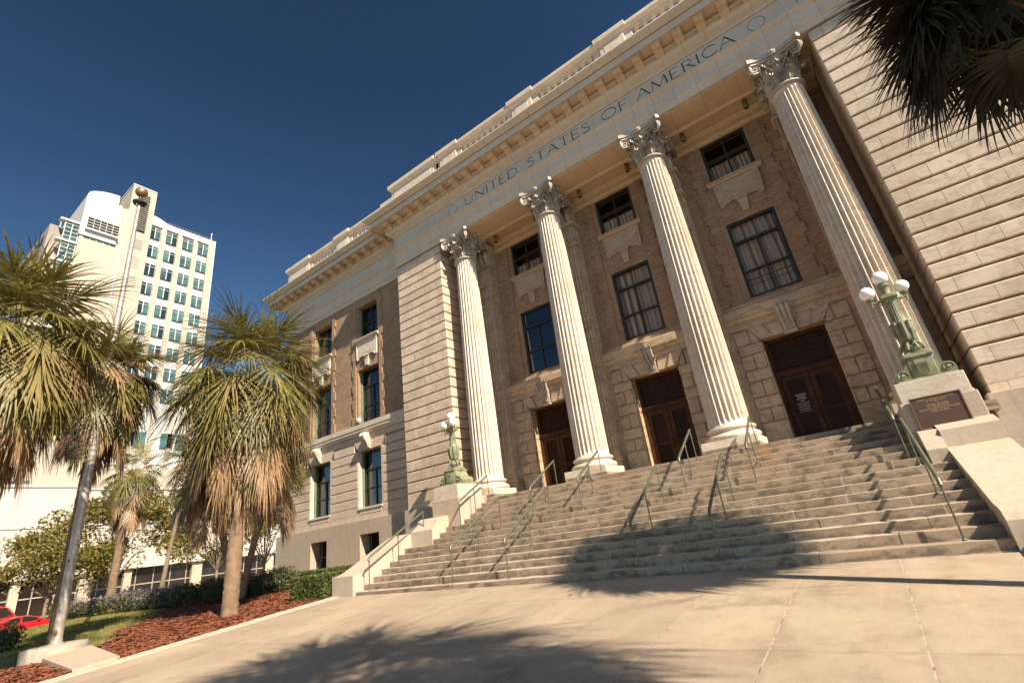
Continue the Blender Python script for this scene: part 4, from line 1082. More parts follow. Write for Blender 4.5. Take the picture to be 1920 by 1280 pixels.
# ------------------------------------------------------------------ lamps
def make_lamp(arms):
    root = empty('lamp_standard'); V = M['verdigris']
    # base plate and scroll foot: outline extruded in both directions
    mb = MB(); mb.cbox(-.53, .53, -.40, .40, 0, .07, .015)
    sc = [(-.53, .07), (-.545, .16), (-.50, .25), (-.42, .29), (-.33, .32), (-.27, .42), (-.245, .52), (.245, .52), (.27, .42), (.33, .32), (.42, .29), (.50, .25), (.545, .16), (.53, .07)]
    mb.prism_y(sc, -.33, .33)
    mb.cbox(-.235, .235, -.345, .345, .07, .53, .02)
    mb.cbox(-.27, .27, -.37, .37, .52, .585, .015); mb.cbox(-.235, .235, -.30, .30, .585, .64, .012); mb.cbox(-.19, .19, -.18, .18, .64, .69, .012)
    for sx in (-1, 1):
        for yy in (-.335, .335):
            pts = [(sx * .40 + (.115 - .006 * i) * math.cos(i * .55) , yy, .18 + (.115 - .006 * i) * math.sin(i * .55)) for i in range(17)]
            mb.tube(pts, .016, 6); mb.sphere((sx * .40, yy, .18), .035, 8, 6)
    # beaded frieze under the cap
    for i in range(14):
        mb.sphere((-.22 + i * .034, -.372, .552), .014, 6, 4)
    # shield with stripes on each face
    shp = [(-.11, .47), (.11, .47), (.115, .26), (.10, .18), (.05, .13), (0, .11), (-.05, .13), (-.10, .18), (-.115, .26)]
    for rz in (0, 2):
        c_, s_ = math.cos(rz * math.pi / 2), math.sin(rz * math.pi / 2); sub = MB(); sub.prism_y(shp, -.375, -.2)
        for i in range(6):
            xx = -.085 + i * .034; sub.box(xx - .006, xx + .006, -.387, -.36, .16, .36)
        sub.box(-.10, .10, -.381, -.36, .375, .385)
        sub.v = [(x * c_ - y * s_, x * s_ + y * c_, z) for x, y, z in sub.v]; mb.add(sub.v, sub.f)
    mb.build('lamp_foot', V, root, smooth=35)
    mb = MB()
    def rf(r, z, a):
        return r
    mb.lathe([(.12, .69), (.12, .71), (.15, .74), (.17, .79), (.17, .83), (.13, .87), (.08, .90), (.075, .93), (.11, .95), (.15, 1.0), (.165, 1.1), (.165, 1.3), (.155, 1.42), (.145, 1.45)], 32, rf=lambda r, z, a: r * (1 + .05 * math.cos(a * 8)) if .72 < z < .86 or .97 < z < 1.43 else r)
    mb.lathe([(.15, 1.43), (.145, 1.5), (.125, 1.6), (.105, 1.98), (.12, 2.0), (.125, 2.04), (.10, 2.06)], 96, rf=lambda r, z, a: r - .009 * (1 if math.sin(a * 16) > 0 else 0) if 1.47 < z < 1.99 else r)
    # acanthus collar leaves and drooping lower leaves
    for k in range(8):
        a = k * math.pi / 4
        for zb, hh, r0, out in ((.98, .42, .150, .055),):
            pts = [(r0 * math.cos(a), r0 * math.sin(a), zb), ((r0 + .02) * math.cos(a), (r0 + .02) * math.sin(a), zb + hh * .5), ((r0 + .02) * math.cos(a), (r0 + .02) * math.sin(a), zb + hh * .9), ((r0 + out) * math.cos(a), (r0 + out) * math.sin(a), zb + hh * 1.08), ((r0 + out + .02) * math.cos(a), (r0 + out + .02) * math.sin(a), zb + hh)]
            mb.tube(pts, [.02, .05, .055, .035, .008], 6)
        a2 = a + math.pi / 8
        pts = [(.10 * math.cos(a2), .10 * math.sin(a2), .93), (.17 * math.cos(a2), .17 * math.sin(a2), .90), (.215 * math.cos(a2), .215 * math.sin(a2), .82), (.235 * math.cos(a2), .235 * math.sin(a2), .74), (.26 * math.cos(a2), .26 * math.sin(a2), .75)]
        mb.tube(pts, [.02, .03, .03, .022, .008], 6)
    mb.build('lamp_post', V, root, smooth=40)
    # cross plate with four arms and the upper stem
    mb = MB(); mb.cbox(-.17, .17, -.17, .17, 2.05, 2.13, .02); mb.cbox(-.13, .13, -.13, .13, 2.13, 2.17, .01)
    mb.lathe([(.10, 2.15), (.085, 2.2), (.08, 2.33), (.10, 2.36), (.12, 2.38), (.12, 2.42), (.10, 2.44), (.11, 2.46)], 20)
    for a in arms:
        ca, sa = math.cos(a), math.sin(a)
        mb.tube([(r * ca, r * sa, z) for r, z in ((.10, 2.07), (.20, 2.05), (.28, 2.04), (.33, 2.07), (.35, 2.12))], [.05, .035, .03, .028, .03], 8)
        mb.tube([(.17 * ca + (.06 - .004 * i) * math.cos(i * .6) * ca, .17 * sa + (.06 - .004 * i) * math.cos(i * .6) * sa, 1.99 + (.06 - .004 * i) * math.sin(i * .6)) for i in range(12)], .014, 6)
        mb.lathe([(.01, 1.93), (.025, 1.95), (.02, 1.99), (.03, 2.02), (.03, 2.08), (.055, 2.12), (.08, 2.14), (.085, 2.17), (.07, 2.18)], 14, (.355 * ca, .355 * sa, 0))
    mb.build('lamp_arm', V, root, smooth=40)
    for a in arms:
        rg = .166 if abs(a) > 3 else .148; mb = MB(); mb.sphere((.355 * math.cos(a), .355 * math.sin(a), 2.165 + rg), rg, 24, 16); mb.build('globe', M['globe'], root, smooth=60)
    mb = MB(); mb.sphere((0, 0, 2.615), .168, 24, 16); mb.build('globe', M['globe'], root, smooth=60)
    return root
lamp = make_lamp((math.pi, math.radians(20))); lamp.location = (6.86, -1.6, 3.062)
tag(lamp, 'green bronze lamp with white globes on the right pier above the plaque', 'lamp', 'bronze lamps flanking the steps')
lamp2 = make_lamp((math.pi, math.radians(-40))); lamp2.location = (-7.18, -1.6, 3.062)
tag(lamp2, None, 'lamp', 'bronze lamps flanking the steps')
lamp2['label'] = 'green bronze lamp with white globes beside the leftmost column'
# ------------------------------------------------------------------ handrails
def handrail(x, n0, n1, label, grp, mid=True):
    y0 = Y1 + (n0 - 1) * T_ + .17; z0 = n0 * H_; y1 = Y1 + (n1 - 1) * T_ + .17; z1 = n1 * H_
    r = empty('handrail', (x, y0, z0), 0, label, 'handrail', grp)
    dy = y1 - y0; dz = z1 - z0
    mb = MB(); mb.tube([(0, -.03, .80), (0, 0, .88), (0, .06, .93), (0, dy, dz + .93)], .033, 10); mb.sphere((0, dy, dz + .93), .03, 10, 8); mb.build('handrail_bar', M['rail'], r, smooth=50)
    for k, (yy, zz) in enumerate(((0, 0), (dy * .5, None), (dy, dz))):
        if zz is None:
            if not mid: continue
            nn = int((yy + y0 - Y1) / T_) + 1; zz = nn * H_ - z0
        top = zz + .90 if k != 1 else dz * .5 + .92
        mb = MB(); mb.tube([(0, yy, zz), (0, yy, top)], .015, 8); mb.lathe([(.03, zz), (.03, zz + .012), (.018, zz + .03)], 10, (0, yy, 0)); mb.lathe([(.02, top - .13), (.026, top - .11), (.02, top - .09)], 10, (0, yy, 0))
        mb.build('rail_post', M['rail'], r, smooth=50)
    return r
low = [(-7.62, 'handrail of the lower flight running beside the left cheek wall'), (-4.3, 'lower handrail in front of the gap between left lamp and second column'), (-2.5, 'lower handrail in line with the second column from the left'),
       (.85, 'lower handrail rising toward the third column plinth, left of the pair'), (2.5, 'lower handrail just right of the third column, its foot in palm shade'), (6.05, 'green lower handrail beside the right cheek wall below the plaque')]
for x, l in low: handrail(x, 1, 8, l, 'handrails on the lower steps')
upr = [(-6.22, 'upper handrail beside the left lamp pier'), (-3.3, 'upper handrail in front of the leftmost door'), (-1.62, 'upper handrail standing before the second column base'),
       (1.38, 'upper handrail in front of the middle door'), (3.03, 'upper handrail standing before the third column base'), (5.95, 'upper handrail beside the plaque pier on the right')]
for x, l in upr: handrail(x, 9, 14, l, 'handrails on the upper steps')

# ================================================================== PALMS
G3 = Vector((0, 0, -1))
def frond(rng, mb, apex, th, ph, Lp, Lb, droop, dead, mi, nseg=40):
    d = Vector((math.cos(th) * math.cos(ph), math.cos(th) * math.sin(ph), math.sin(th)))
    p = Vector(apex); side = Vector((-math.sin(ph), math.cos(ph), 0))
    pts = [p.copy()]; n = 6
    for i in range(n):
        d = (d + G3 * droop * .10).normalized(); p = p + d * (Lp / n); pts.append(p.copy())
    mb.tube(pts, [.022 - .0022 * i for i in range(n + 1)], 4, mi, cap=False)
    # costa
    cs = [(p.copy(), d.copy())]
    for i in range(5):
        d = (d + G3 * droop * .22).normalized(); p = p + d * (Lb * .10); cs.append((p.copy(), d.copy()))
    for k in range(nseg):
        u = (k + .5) / nseg * 2 - 1; psi = u * math.radians(118 if not dead else 70); psi += rng.uniform(-.04, .04)
        c = 1 - abs(u); idx = c * (len(cs) - 1); i0 = min(int(idx), len(cs) - 2); fr_ = idx - i0
        o = cs[i0][0].lerp(cs[i0 + 1][0], fr_); dd = cs[i0][1].lerp(cs[i0 + 1][1], fr_).normalized()
        sd = side.cross(dd).normalized(); sd2 = side
        v = dd * math.cos(psi) + sd2 * math.sin(psi); v = (v + Vector((0, 0, rng.uniform(-.10, .04))) - sd * .22 * abs(math.sin(psi)) * (-1 if not dead else 1)).normalized()
        if dead: v = (v + G3 * .9).normalized()
        ln = Lb * (1 - .28 * abs(u)) * rng.uniform(.85, 1.08); w = (.044 if not dead else .050) * rng.uniform(.8, 1.2)
        wv = v.cross(sd).normalized(); q = o.copy(); vv = v; prev = None; m = 5
        bend = rng.uniform(.5, 1.6) * (.125 if not dead else .2)
        for j in range(m + 1):
            ww = w * (.45 + 1.1 * min(j / 1.6, 1) if j < 2 else 1.3 * (1 - (j - 1) / (m - .85)) + .05)
            a = q + wv * ww * .5; b = q - wv * ww * .5
            bidx = len(mb.v); mb.v += [tuple(a), tuple(b)]
            if prev is not None: mb.f.append((prev, prev + 1, bidx + 1, bidx)); mb.m.append(mi)
            prev = bidx
            g = bend * (j / m) ** 1.5 * 2.6
            vv = (vv + G3 * g + Vector((rng.uniform(-.05, .05), rng.uniform(-.05, .05), 0))).normalized(); q = q + vv * ln / m
def fan_palm(name, label, base, h, lean, R, seed, nlive=46, ndead=34, group=None, tr=.22, dark=False, nseg=40, skirt=1.0, cat='palm tree'):
    rng = random.Random(seed); root = empty(name, base, 0, label, cat, group)
    lx, ly = lean; mb = MB(); pts = []; rad = []
    for i in range(81):
        t = i / 80; pts.append((lx * t ** 1.4, ly * t ** 1.4, h * t - .15 * (1 - t))); rad.append(tr * (1.12 - .18 * t + (.06 if t < .04 else 0)) * (1 + .05 * (i % 2) + .03 * math.sin(i * 1.7)) + (.05 * max(0, t - .9) * 10 * tr))
    V0 = len(mb.v); mb.tube(pts, rad, 16)
    mb.v = [(x + rng.uniform(-.008, .008), y + rng.uniform(-.008, .008), z + rng.uniform(-.01, .01)) for x, y, z in mb.v]
    mb.build('trunk', M['trunk'], root, smooth=70)
    ap = (lx, ly, h)
    mb = MB()
    for i in range(nlive):
        t = i / nlive; th = math.radians(84 - (66 if dark else 112) * t ** .75) + rng.uniform(-.12, .12); ph = i * 2.39996 + rng.uniform(-.25, .25)
        z = h + .25 - .35 * t; s = rng.uniform(.85, 1.08)
        mi = 0 if rng.random() > (.03 + .40 * t * t) else (1 if rng.random() < .6 else 2)
        frond(rng, mb, (lx + .08 * math.cos(ph), ly + .08 * math.sin(ph), z), th, ph, R * (.40 + .06 * t) * s, R * .55 * s, .55 + .85 * t, False, mi, nseg)
    mb.build('crown', [M['palm_shaded'], M['palm_shaded'], M['palm_shaded']] if dark else [M['palm_leaf'], M['palm_gold'], M['palm_dead']], root, fix=False)
    if ndead:
        mb = MB()
        for i in range(ndead):
            th = math.radians(rng.uniform(-80, 0)); ph = i * 2.39996 + rng.uniform(-.4, .4)
            z = h - .2 - rng.uniform(0, 1) * 1.7 * skirt
            s = rng.uniform(.7, 1.12) * skirt
            frond(rng, mb, (lx + .15 * math.cos(ph), ly + .15 * math.sin(ph), z), th, ph, R * .38 * s, R * .52 * s, 1.5, True, 0 if rng.random() > .1 else 1, int(nseg * .7))
        # old leaf bases
        for i in range(40):
            ph = i * 2.4; zz = h - .1 - rng.uniform(0, 1.2) * skirt
            mb.tube([(lx + tr * .8 * math.cos(ph), ly + tr * .8 * math.sin(ph), zz), (lx + (tr + .22) * math.cos(ph), ly + (tr + .22) * math.sin(ph), zz + .22)], [.05, .02], 5, 0)
        mb.build('dead_fronds', [M['palm_dead'], M['palm_gold']], root, fix=False)
    return root
fan_palm('palm_tree', 'thick-trunked palm in the red mulch nearest the courthouse corner, shaggy tan skirt', (-11.75, -7.2, -.05), 7.45, (-.25, .25), 3.4, 11, 84, 120, 'fan palms on the lawn', .205)
fan_palm('palm_tree', 'palm whose crown wraps the middle of the flagpole', (-14.35, -10.66, -.2), 7.7, (.05, .05), 2.1, 23, 60, 56, 'fan palms on the lawn', .12, skirt=.85)
fan_palm('palm_tree', 'leftmost palm with a leaning trunk cut by the left edge', (-9.9, -14.25, -.6), 7.2, (-.1, .75), 2.55, 37, 66, 60, 'fan palms on the lawn', .21, skirt=.8)
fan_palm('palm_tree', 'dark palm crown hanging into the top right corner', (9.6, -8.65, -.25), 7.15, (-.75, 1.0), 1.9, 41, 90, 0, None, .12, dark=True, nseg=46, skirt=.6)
fan_palm('palm_tree', 'tall palm beside the walk that throws the large leafy shade across the near paving', (12.3, -15.2, -.7), 11.2, (-.5, .2), 3.0, 43, 95, 10, None, .14, nseg=36, skirt=.6)
fan_palm('palm_tree', 'small distant palm with a slender straight trunk and orange dead fronds', (-32.5, -3.9, .0), 7.6, (.2, .2), 2.1, 51, 36, 40, 'slender palms by the street', .19, nseg=26)
# leaning stems behind the thick palm
fan_palm('palm_tree', 'small palm leaning left out from behind the thick palm trunk', (-16.9, -4.6, .1), 5.6, (-1.6, -.9), 1.9, 61, 26, 24, 'leaning palms behind the thick palm', .13, nseg=26)
fan_palm('palm_tree', 'small palm leaning right out from behind the thick palm trunk', (-16.6, -4.4, .1), 5.4, (.8, .9), 1.9, 67, 26, 24, 'leaning palms behind the thick palm', .12, nseg=26)
# feather palm
def feather_palm(label, base, h, lean, R, seed, n=18):
    rng = random.Random(seed); root = empty('feather_palm', base, 0, label, 'palm tree')
    mb = MB(); pts = [(lean[0] * (i / 12) ** 1.3, lean[1] * (i / 12) ** 1.3, h * i / 12) for i in range(13)]; mb.tube(pts, [.12 - .003 * i for i in range(13)], 12); mb.build('trunk', M['bark'], root, smooth=70)
    mb = MB()
    for i in range(n):
        ph = i * 2.4; th = math.radians(70 - 75 * (i / n)); d = Vector((math.cos(th) * math.cos(ph), math.cos(th) * math.sin(ph), math.sin(th))); p = Vector((lean[0], lean[1], h)); side = Vector((-math.sin(ph), math.cos(ph), 0)); rp = [p.copy()]
        m = 22
        for j in range(m):
            d = (d + G3 * (.035 + .006 * j)).normalized(); p = p + d * (R / m); rp.append(p.copy())
            if j > 2:
                for s in (-1, 1):
                    ln = .42 * math.sin(math.pi * (j + 1) / (m + 2)) ** .6; v = (side * s + d * .5 + G3 * .35).normalized(); a = p; b_ = p + v * ln * .6; c_ = b_ + (v + G3 * .7).normalized() * ln * .4
                    w = d * .018; k = len(mb.v); mb.v += [tuple(a + w), tuple(a - w), tuple(b_ - w), tuple(b_ + w), tuple(c_)]; mb.f += [(k, k + 1, k + 2, k + 3), (k + 3, k + 2, k + 4)]; mb.m += [0, 0]
        mb.tube(rp, .014, 4, cap=False)
    mb.build('crown', M['feather'], root, fix=False)
feather_palm('feather-leaved palm with a thin pale trunk left of the thick palm', (-27.0, -3.4, .1), 7.4, (.7, .5), 2.9, 5)

# ================================================================== STREET TREES
def leafy(rng, mb, centers, n, size, mi=0):
    for _ in range(n):
        c, r = centers[rng.randrange(len(centers))]
        while True:
            v = Vector((rng.uniform(-1, 1), rng.uniform(-1, 1), rng.uniform(-1, 1)))
            if .25 < v.length < 1: break
        p = Vector(c) + Vector((v.x * r, v.y * r, v.z * r * .8))
        a = Vector((rng.gauss(0, 1), rng.gauss(0, 1), rng.gauss(0, 1))).normalized(); b = a.cross(Vector((rng.gauss(0, 1), rng.gauss(0, 1), rng.gauss(0, 1)))).normalized(); s = size * rng.uniform(.6, 1.3)
        k = len(mb.v); mb.v += [tuple(p - a * s), tuple(p + b * s * .5), tuple(p + a * s), tuple(p - b * s * .5)]; mb.f.append((k, k + 1, k + 2, k + 3)); mb.m.append(mi)
def street_tree(label, base, h, r, seed, th=1.6, n=5200, size=.11, mat='tree_leaf', grp='small street trees in front of the shops'):
    rng = random.Random(seed); root = empty('street_tree', base, 0, label, 'tree', grp)
    mb = MB(); mb.tube([(0, 0, -.2), (.02, 0, th * .5), (0, .03, th)], [.16, .13, .12], 10); cen = []
    for i in range(11):
        a = i * 2.4; rr = r * rng.uniform(.3, .95); zz = th + (h - th) * rng.uniform(.25, .95) * (1.1 - .35 * rr / r); e = Vector((rr * math.cos(a), rr * math.sin(a), zz))
        m = Vector((rr * .4 * math.cos(a), rr * .4 * math.sin(a), th + (zz - th) * .55)); mb.tube([(0, 0, th - .1), tuple(m), tuple(e)], [.075, .045, .015], 6)
        cen.append((tuple(e), r * rng.uniform(.25, .48)))
        for q in range(2): cen.append((tuple(e + Vector((rng.uniform(-.5, .5), rng.uniform(-.5, .5), rng.uniform(-.2, .6))) * r * .5), r * rng.uniform(.16, .28)))
    mb.build('trunk', M['bark'], root, smooth=60); mb = MB(); leafy(rng, mb, cen, n, size); mb.build('crown', M[mat], root, fix=False)
street_tree('broad golden green tree behind the red cars, left of the flagpole', (-52, 2.0, -.8), 11.8, 5.6, 1, 2.6, 14000, .15)
street_tree('golden tree between the slender palm and the thick palm', (-47, 8.6, -.8), 10.6, 4.8, 2, 2.6, 11000, .14)
street_tree('yellow green tree just left of the thick palm trunk', (-50, 14.8, -.8), 10.6, 4.8, 3, 2.6, 11000, .14)
street_tree('orange tinged tree tucked against the courthouse corner', (-38, 14.6, -.6), 8.6, 4.0, 4, 2.4, 11000, .13)
street_tree('dark tree cut by the left edge above the cars', (-50, -2.6, -.8), 6.6, 4.2, 6, 2.2, 6000, .14)
# ================================================================== HEDGES AND SHRUBS
def box_hedge(label, x0, x1, y0, y1, z0, h, seed, n, name='hedge', cat='hedge', grp=None):
    rng = random.Random(seed); mb = MB(); mb.box(x0 + .09, x1 - .09, y0 + .09, y1 - .09, z0, z0 + h - .10)
    for _ in range(n):
        f = rng.random(); ax, ay, az = (x1 - x0) * (y1 - y0), (x1 - x0) * h, (y1 - y0) * h; t = f * (ax + ay + 2 * az)
        if t < ax: p = Vector((rng.uniform(x0, x1), rng.uniform(y0, y1), z0 + h - abs(rng.gauss(0, .03)) + .03 * math.sin(x0 * 3 + t * 90)))
        elif t < ax + ay: p = Vector((rng.uniform(x0, x1), y0 + abs(rng.gauss(0, .04)), rng.uniform(z0, z0 + h)))
        elif t < ax + ay + az: p = Vector((x1 - abs(rng.gauss(0, .04)), rng.uniform(y0, y1), rng.uniform(z0, z0 + h)))
        else: p = Vector((x0 + abs(rng.gauss(0, .04)), rng.uniform(y0, y1), rng.uniform(z0, z0 + h)))
        a = Vector((rng.gauss(0, 1), rng.gauss(0, 1), rng.gauss(0, 1))).normalized(); b = a.cross(Vector((rng.gauss(0, 1), rng.gauss(0, 1), rng.gauss(0, 1)))).normalized(); s = rng.uniform(.022, .045)
        k = len(mb.v); mb.v += [tuple(p - a * s), tuple(p + b * s * .6), tuple(p + a * s), tuple(p - b * s * .6)]; mb.f.append((k, k + 1, k + 2, k + 3)); mb.m.append(0)
    o = mb.build(name, M['hedge_leaf'], fix=False); tag(o, label, cat, grp)
box_hedge('clipped green box hedge abutting the end of the left cheek wall', -10.95, -9.12, -5.75, -3.6, .03, .72, 1, 16000)
box_hedge('long low clipped hedge running along the wing wall', -22.6, -9.3, -2.6, -1.5, .25, .60, 2, 26000)
def shrub(label, x, y, r, h, seed, flowers, grp, n=1500):
    rng = random.Random(seed); mb = MB(); cen = [((x + rng.uniform(-.4, .4) * r, y + rng.uniform(-.4, .4) * r, GZ(x, y) + h * rng.uniform(.3, .6)), r * rng.uniform(.45, .7)) for _ in range(6)]
    leafy(rng, mb, cen, n, .05)
    if flowers: leafy(rng, mb, [((c[0][0], c[0][1], c[0][2] + .08), c[1]) for c in cen], int(n * .22), .045, 1)
    o = mb.build('shrub', [M['shrub_leaf'], M['flower']], fix=False); tag(o, label, 'shrub', grp)
ORD = ['first', 'second', 'third', 'fourth', 'fifth', 'sixth', 'seventh', 'eighth', 'ninth', 'tenth', 'eleventh', 'twelfth']
for i in range(12):
    t = i / 11; shrub('mauve flowering shrub, %s from the flagpole in the row edging the lawn' % ORD[i], -31.0 + 10.4 * t, -6.0 + 1.0 * t + .6 * math.sin(t * 3), .75, 1.0, 100 + i, True, 'flowering shrubs edging the lawn')
for i in range(9):
    t = i / 8; shrub('dark green shrub, %s from the left in the row behind the thick palm' % ORD[i], -20.3 + 5.0 * t, -4.9 + 1.5 * t, .78, 1.05, 130 + i, False, 'dark shrubs behind the thick palm')
shrub('small rounded bush on the lawn at the far left edge', -19.9, -10.75, .8, .85, 160, False, None, 4200)

# ================================================================== FLAGPOLE
fp = empty('flagpole', (-13.5, -10.78, -.26), 0, 'tall weathered metal flagpole with a copper ball on a round concrete footing', 'flagpole')
mb = MB(); mb.lathe([(.68, -.25), (.70, .18), (.68, .24), (.62, .26)], 48); mb.build('concrete_footing', M['conc'], fp, smooth=40)
mb = MB(); mb.lathe([(.16, .26), (.16, .29), (.115, .30), (.112, 3), (.105, 6.5), (.08, 11), (.055, 14.55)], 32); mb.build('pole', M['galv'], fp, smooth=50)
mb = MB(); mb.lathe([(.20, .255), (.20, .285), (.13, .30), (.125, .36), (.118, .40)], 32); mb.build('pole_shoe', M['galv'], fp, smooth=40)
mb = MB(); mb.lathe([(.06, 14.5), (.20, 14.55), (.22, 14.62), (.10, 14.68), (.06, 14.8), (.05, 14.9)], 20); mb.tube([(-.25, 0, 14.58), (.25, 0, 14.58)], .04, 8); mb.build('truck', M['black_metal'], fp, smooth=40)
mb = MB(); mb.sphere((0, 0, 15.08), .20, 24, 16); mb.build('ball', M['copper'], fp, smooth=60)
mb = MB(); mb.tube([(.09, -.10, 14.5), (.13, -.12, 8), (.15, -.13, 2.0)], .006, 5); mb.box(.09, .17, -.14, -.10, 5.55, 5.8); mb.build('halyard', M['conc'], fp)
mb = MB()
for z, a, q in ((2.3, -.9, .035), (.55, -.7, .045), (1.2, -1.2, .018), (7.0, -1.1, .05), (9.3, -.8, .05)):
    mb = MB(); mb.sphere(((.112 - z * .001) * math.cos(a), (.112 - z * .001) * math.sin(a), z), q, 8, 6, sz=1.5); mb.build('rust_patch', M['rust'], fp, smooth=40)
# landing slab beside the footing
mb = MB(); a = GZ(-9.2, -10.3); b = GZ(-9.2, -11.6)
mb.add([(-12.9, -10.2, -.13), (-9.13, -10.75, GZ(-9.2, -10.75) + .075), (-9.13, -11.55, GZ(-9.2, -11.55) + .075), (-12.7, -11.2, -.20), (-12.9, -10.2, -.8), (-9.13, -10.75, -.8), (-9.13, -11.55, -.8), (-12.7, -11.2, -.8)],
       [(0, 1, 2, 3), (0, 4, 5, 1), (1, 5, 6, 2), (2, 6, 7, 3), (3, 7, 4, 0)]); o = mb.build('path_slab', M['base_stone']); o['kind'] = 'structure'

# ================================================================== FIRE HYDRANT
hy = empty('fire_hydrant', (-53.2, -1.42, -.16), 0, 'yellow fire hydrant standing at the kerb behind the red car', 'fire hydrant')
mb = MB(); mb.lathe([(.17, 0), (.17, .06), (.11, .08), (.11, .55), (.16, .57), (.16, .63), (.14, .75), (.09, .84), (.03, .9), (.03, .96)], 18); mb.build('hydrant_body', M['hydrant'], hy, smooth=40)
mb = MB(); mb.tube([(-.22, 0, .45), (.22, 0, .45)], .06, 10); mb.tube([(0, -.2, .42), (0, 0, .42)], .075, 10); mb.build('hydrant_nozzle', M['hydrant'], hy, smooth=40)
hy.scale = (1.1, 1.1, 1.1)

# ================================================================== CARS (length along local x)
def car(label, loc, rz, paint, kind, grp='red cars parked at the kerb'):
    r = empty('parked_car', loc, rz, label, 'car', grp)
    L2, w = 2.25, .86
    if kind == 'coupe':
        low = [(-2.25, .35), (-2.28, .62), (-2.15, .82), (-1.7, .88), (1.0, .86), (1.9, .74), (2.2, .62), (2.27, .42), (2.2, .28), (-2.1, .28)]
        top = [(-1.75, .87), (-1.05, 1.22), (-.45, 1.32), (.1, 1.30), (.55, 1.16), (1.1, .86)]
    else:
        low = [(-2.35, .4), (-2.38, .8), (-2.3, 1.0), (1.05, 1.02), (2.0, .95), (2.3, .85), (2.36, .5), (2.3, .35), (-2.3, .35)]
        top = [(-2.28, 1.0), (-2.05, 1.62), (-1.6, 1.74), (.1, 1.72), (.55, 1.60), (1.15, 1.0)]
    def lof(prof, ws):
        mb = MB(); n = len(prof); rows = []
        for s in (-1, -.92, .92, 1):
            rows.append([(x * (1 if abs(s) < 1 else .985), s * ws(z) * (1 if abs(s) == 1 else 1.0), z if abs(s) < 1 else z * .99 + .004) for x, z in prof])
        V = [p for q in rows for p in q]; F = []
        for j in range(3):
            for i in range(n): F.append((j * n + i, j * n + (i + 1) % n, (j + 1) * n + (i + 1) % n, (j + 1) * n + i))
        F += [tuple(range(n)), tuple(range(3 * n, 4 * n))[::-1]]; mb.add(V, F); return mb
    zb = .86 if kind == 'coupe' else 1.0
    body = lof(low, lambda z: w - .05 * max(0, .6 - z)); cab = lof(top, lambda z: w - .30 * (z - zb))
    body.add(cab.v, cab.f); b = body.build('body', paint, r, smooth=35)
    zr = max(z for _, z in top)
    # side windows, screens
    mb = MB()
    for s in (-1, 1):
        def yy(z): return s * (w - .30 * (z - zb) + .004)
        if kind == 'coupe': polys = [[(-1.35, zb + .05), (-.32, zb + .05), (-.32, zr - .08), (-.75, zr - .12)], [(-.22, zb + .05), (.85, zb + .05), (.45, zr - .2), (.05, zr - .08), (-.22, zr - .07)]]
        else: polys = [[(-2.0, zb + .08), (-.75, zb + .08), (-.75, zr - .12), (-1.8, zr - .12)], [(-.65, zb + .08), (.9, zb + .08), (.42, zr - .14), (-.65, zr - .12)]]
        for P in polys:
            n = len(P); V = [(x, yy(z), z) for x, z in P] + [(x, yy(z) - s * .02, z) for x, z in P]; mb.add(V, [tuple(range(n))] + [(i, (i + 1) % n, (i + 1) % n + n, i + n) for i in range(n)])
    (xa, za), (xb, zb2) = top[-1], top[-2]
    for (xa, za), (xb, zb2), s in ((top[-1], top[-2], 1), (top[0], top[1], -1)):
        mb.add([(xa * .97 + s * .012, -w * .84, za + .05), (xa * .97 + s * .012, w * .84, za + .05), (xb + s * .016, w * .74, zb2 - .02), (xb + s * .016, -w * .74, zb2 - .02)], [(0, 1, 2, 3)])
    mb.build('car_window', M['shop_glass'], r, fix=False)
    for x in (-1.4, 1.4):
        for s in (-1, 1):
            mb = MB(); mb.tube([(x, s * (w - .18), .33), (x, s * (w + .01), .33)], .33, 20); wh = mb.build('wheel', M['rubber'], r, smooth=40)
            mb = MB(); mb.tube([(x, s * (w - .01), .33), (x, s * (w + .025), .33)], .20, 16); mb.build('rim', M['chrome'], wh, smooth=40)
    for s in (-1, 1):
        mb = MB(); mb.cbox(2.14, 2.26, s * .62 - .16, s * .62 + .16, .55, .68, .02); mb.build('headlight', M['cam_white'], r)
        mb = MB(); mb.cbox(.55, .72, s * (w + .06) - .06, s * (w + .06) + .06, zb + .02, zb + .16, .02); mb.build('wing_mirror', paint, r)
        mb = MB(); mb.box(-.55, -.35, s * (w + .012) - .01, s * (w + .012) + .01, zb - .12, zb - .085); mb.build('door_handle', M['black_metal'], r)
    return r
car('low bright red coupe parked beyond the lawn', (-46.0, -4.6, -.93), math.radians(90), M['car_red'], 'coupe')
car('darker red estate car parked behind the bright coupe', (-49.6, -5.5, -.93), math.radians(90), M['car_red2'], 'estate').scale = (1.0, 1.05, 1.24)

# ================================================================== TOWER
XT = -92.0; Y0T = 11.55
tw = empty('office_tower', (XT, 11, -2), 0, 'tall cream and white office tower with teal windows and a louvred stair shaft', 'tower')
def TB(mb_): mb_.v = [(x - XT, y - 11, z + 2) for x, y, z in mb_.v]; return mb_
def tbox(mb, s0, s1, z0, z1, d0, d1, mi=0): mb.box(XT - d1, XT - d0, Y0T + s0, Y0T + s1, z0, z1, mi)
mb = MB(); tbox(mb, -.9, 11.4, -2, 67.2, .3, 40); tbox(mb, -9.8, -4.7, -2, 66, .3, 40); TB(mb).build('tower_block', M['tower_white'], tw)
mb = MB(); tbox(mb, -9.8, -3.9, -2, 59.0, 0, .4); tbox(mb, -4.8, -3.9, 59.0, 67.3, 0, 3); tbox(mb, -3.9, 0, -2, 73.0, -.6, 6); tbox(mb, 10.4, 11.5, -2, 67.1, -.15, 3)
for s0, s1 in ((1.93, 2.72), (4.78, 5.5), (7.62, 8.32)): tbox(mb, s0, s1, -2, 66.8 if s0 < 7 else 66.6, -.05, .5)
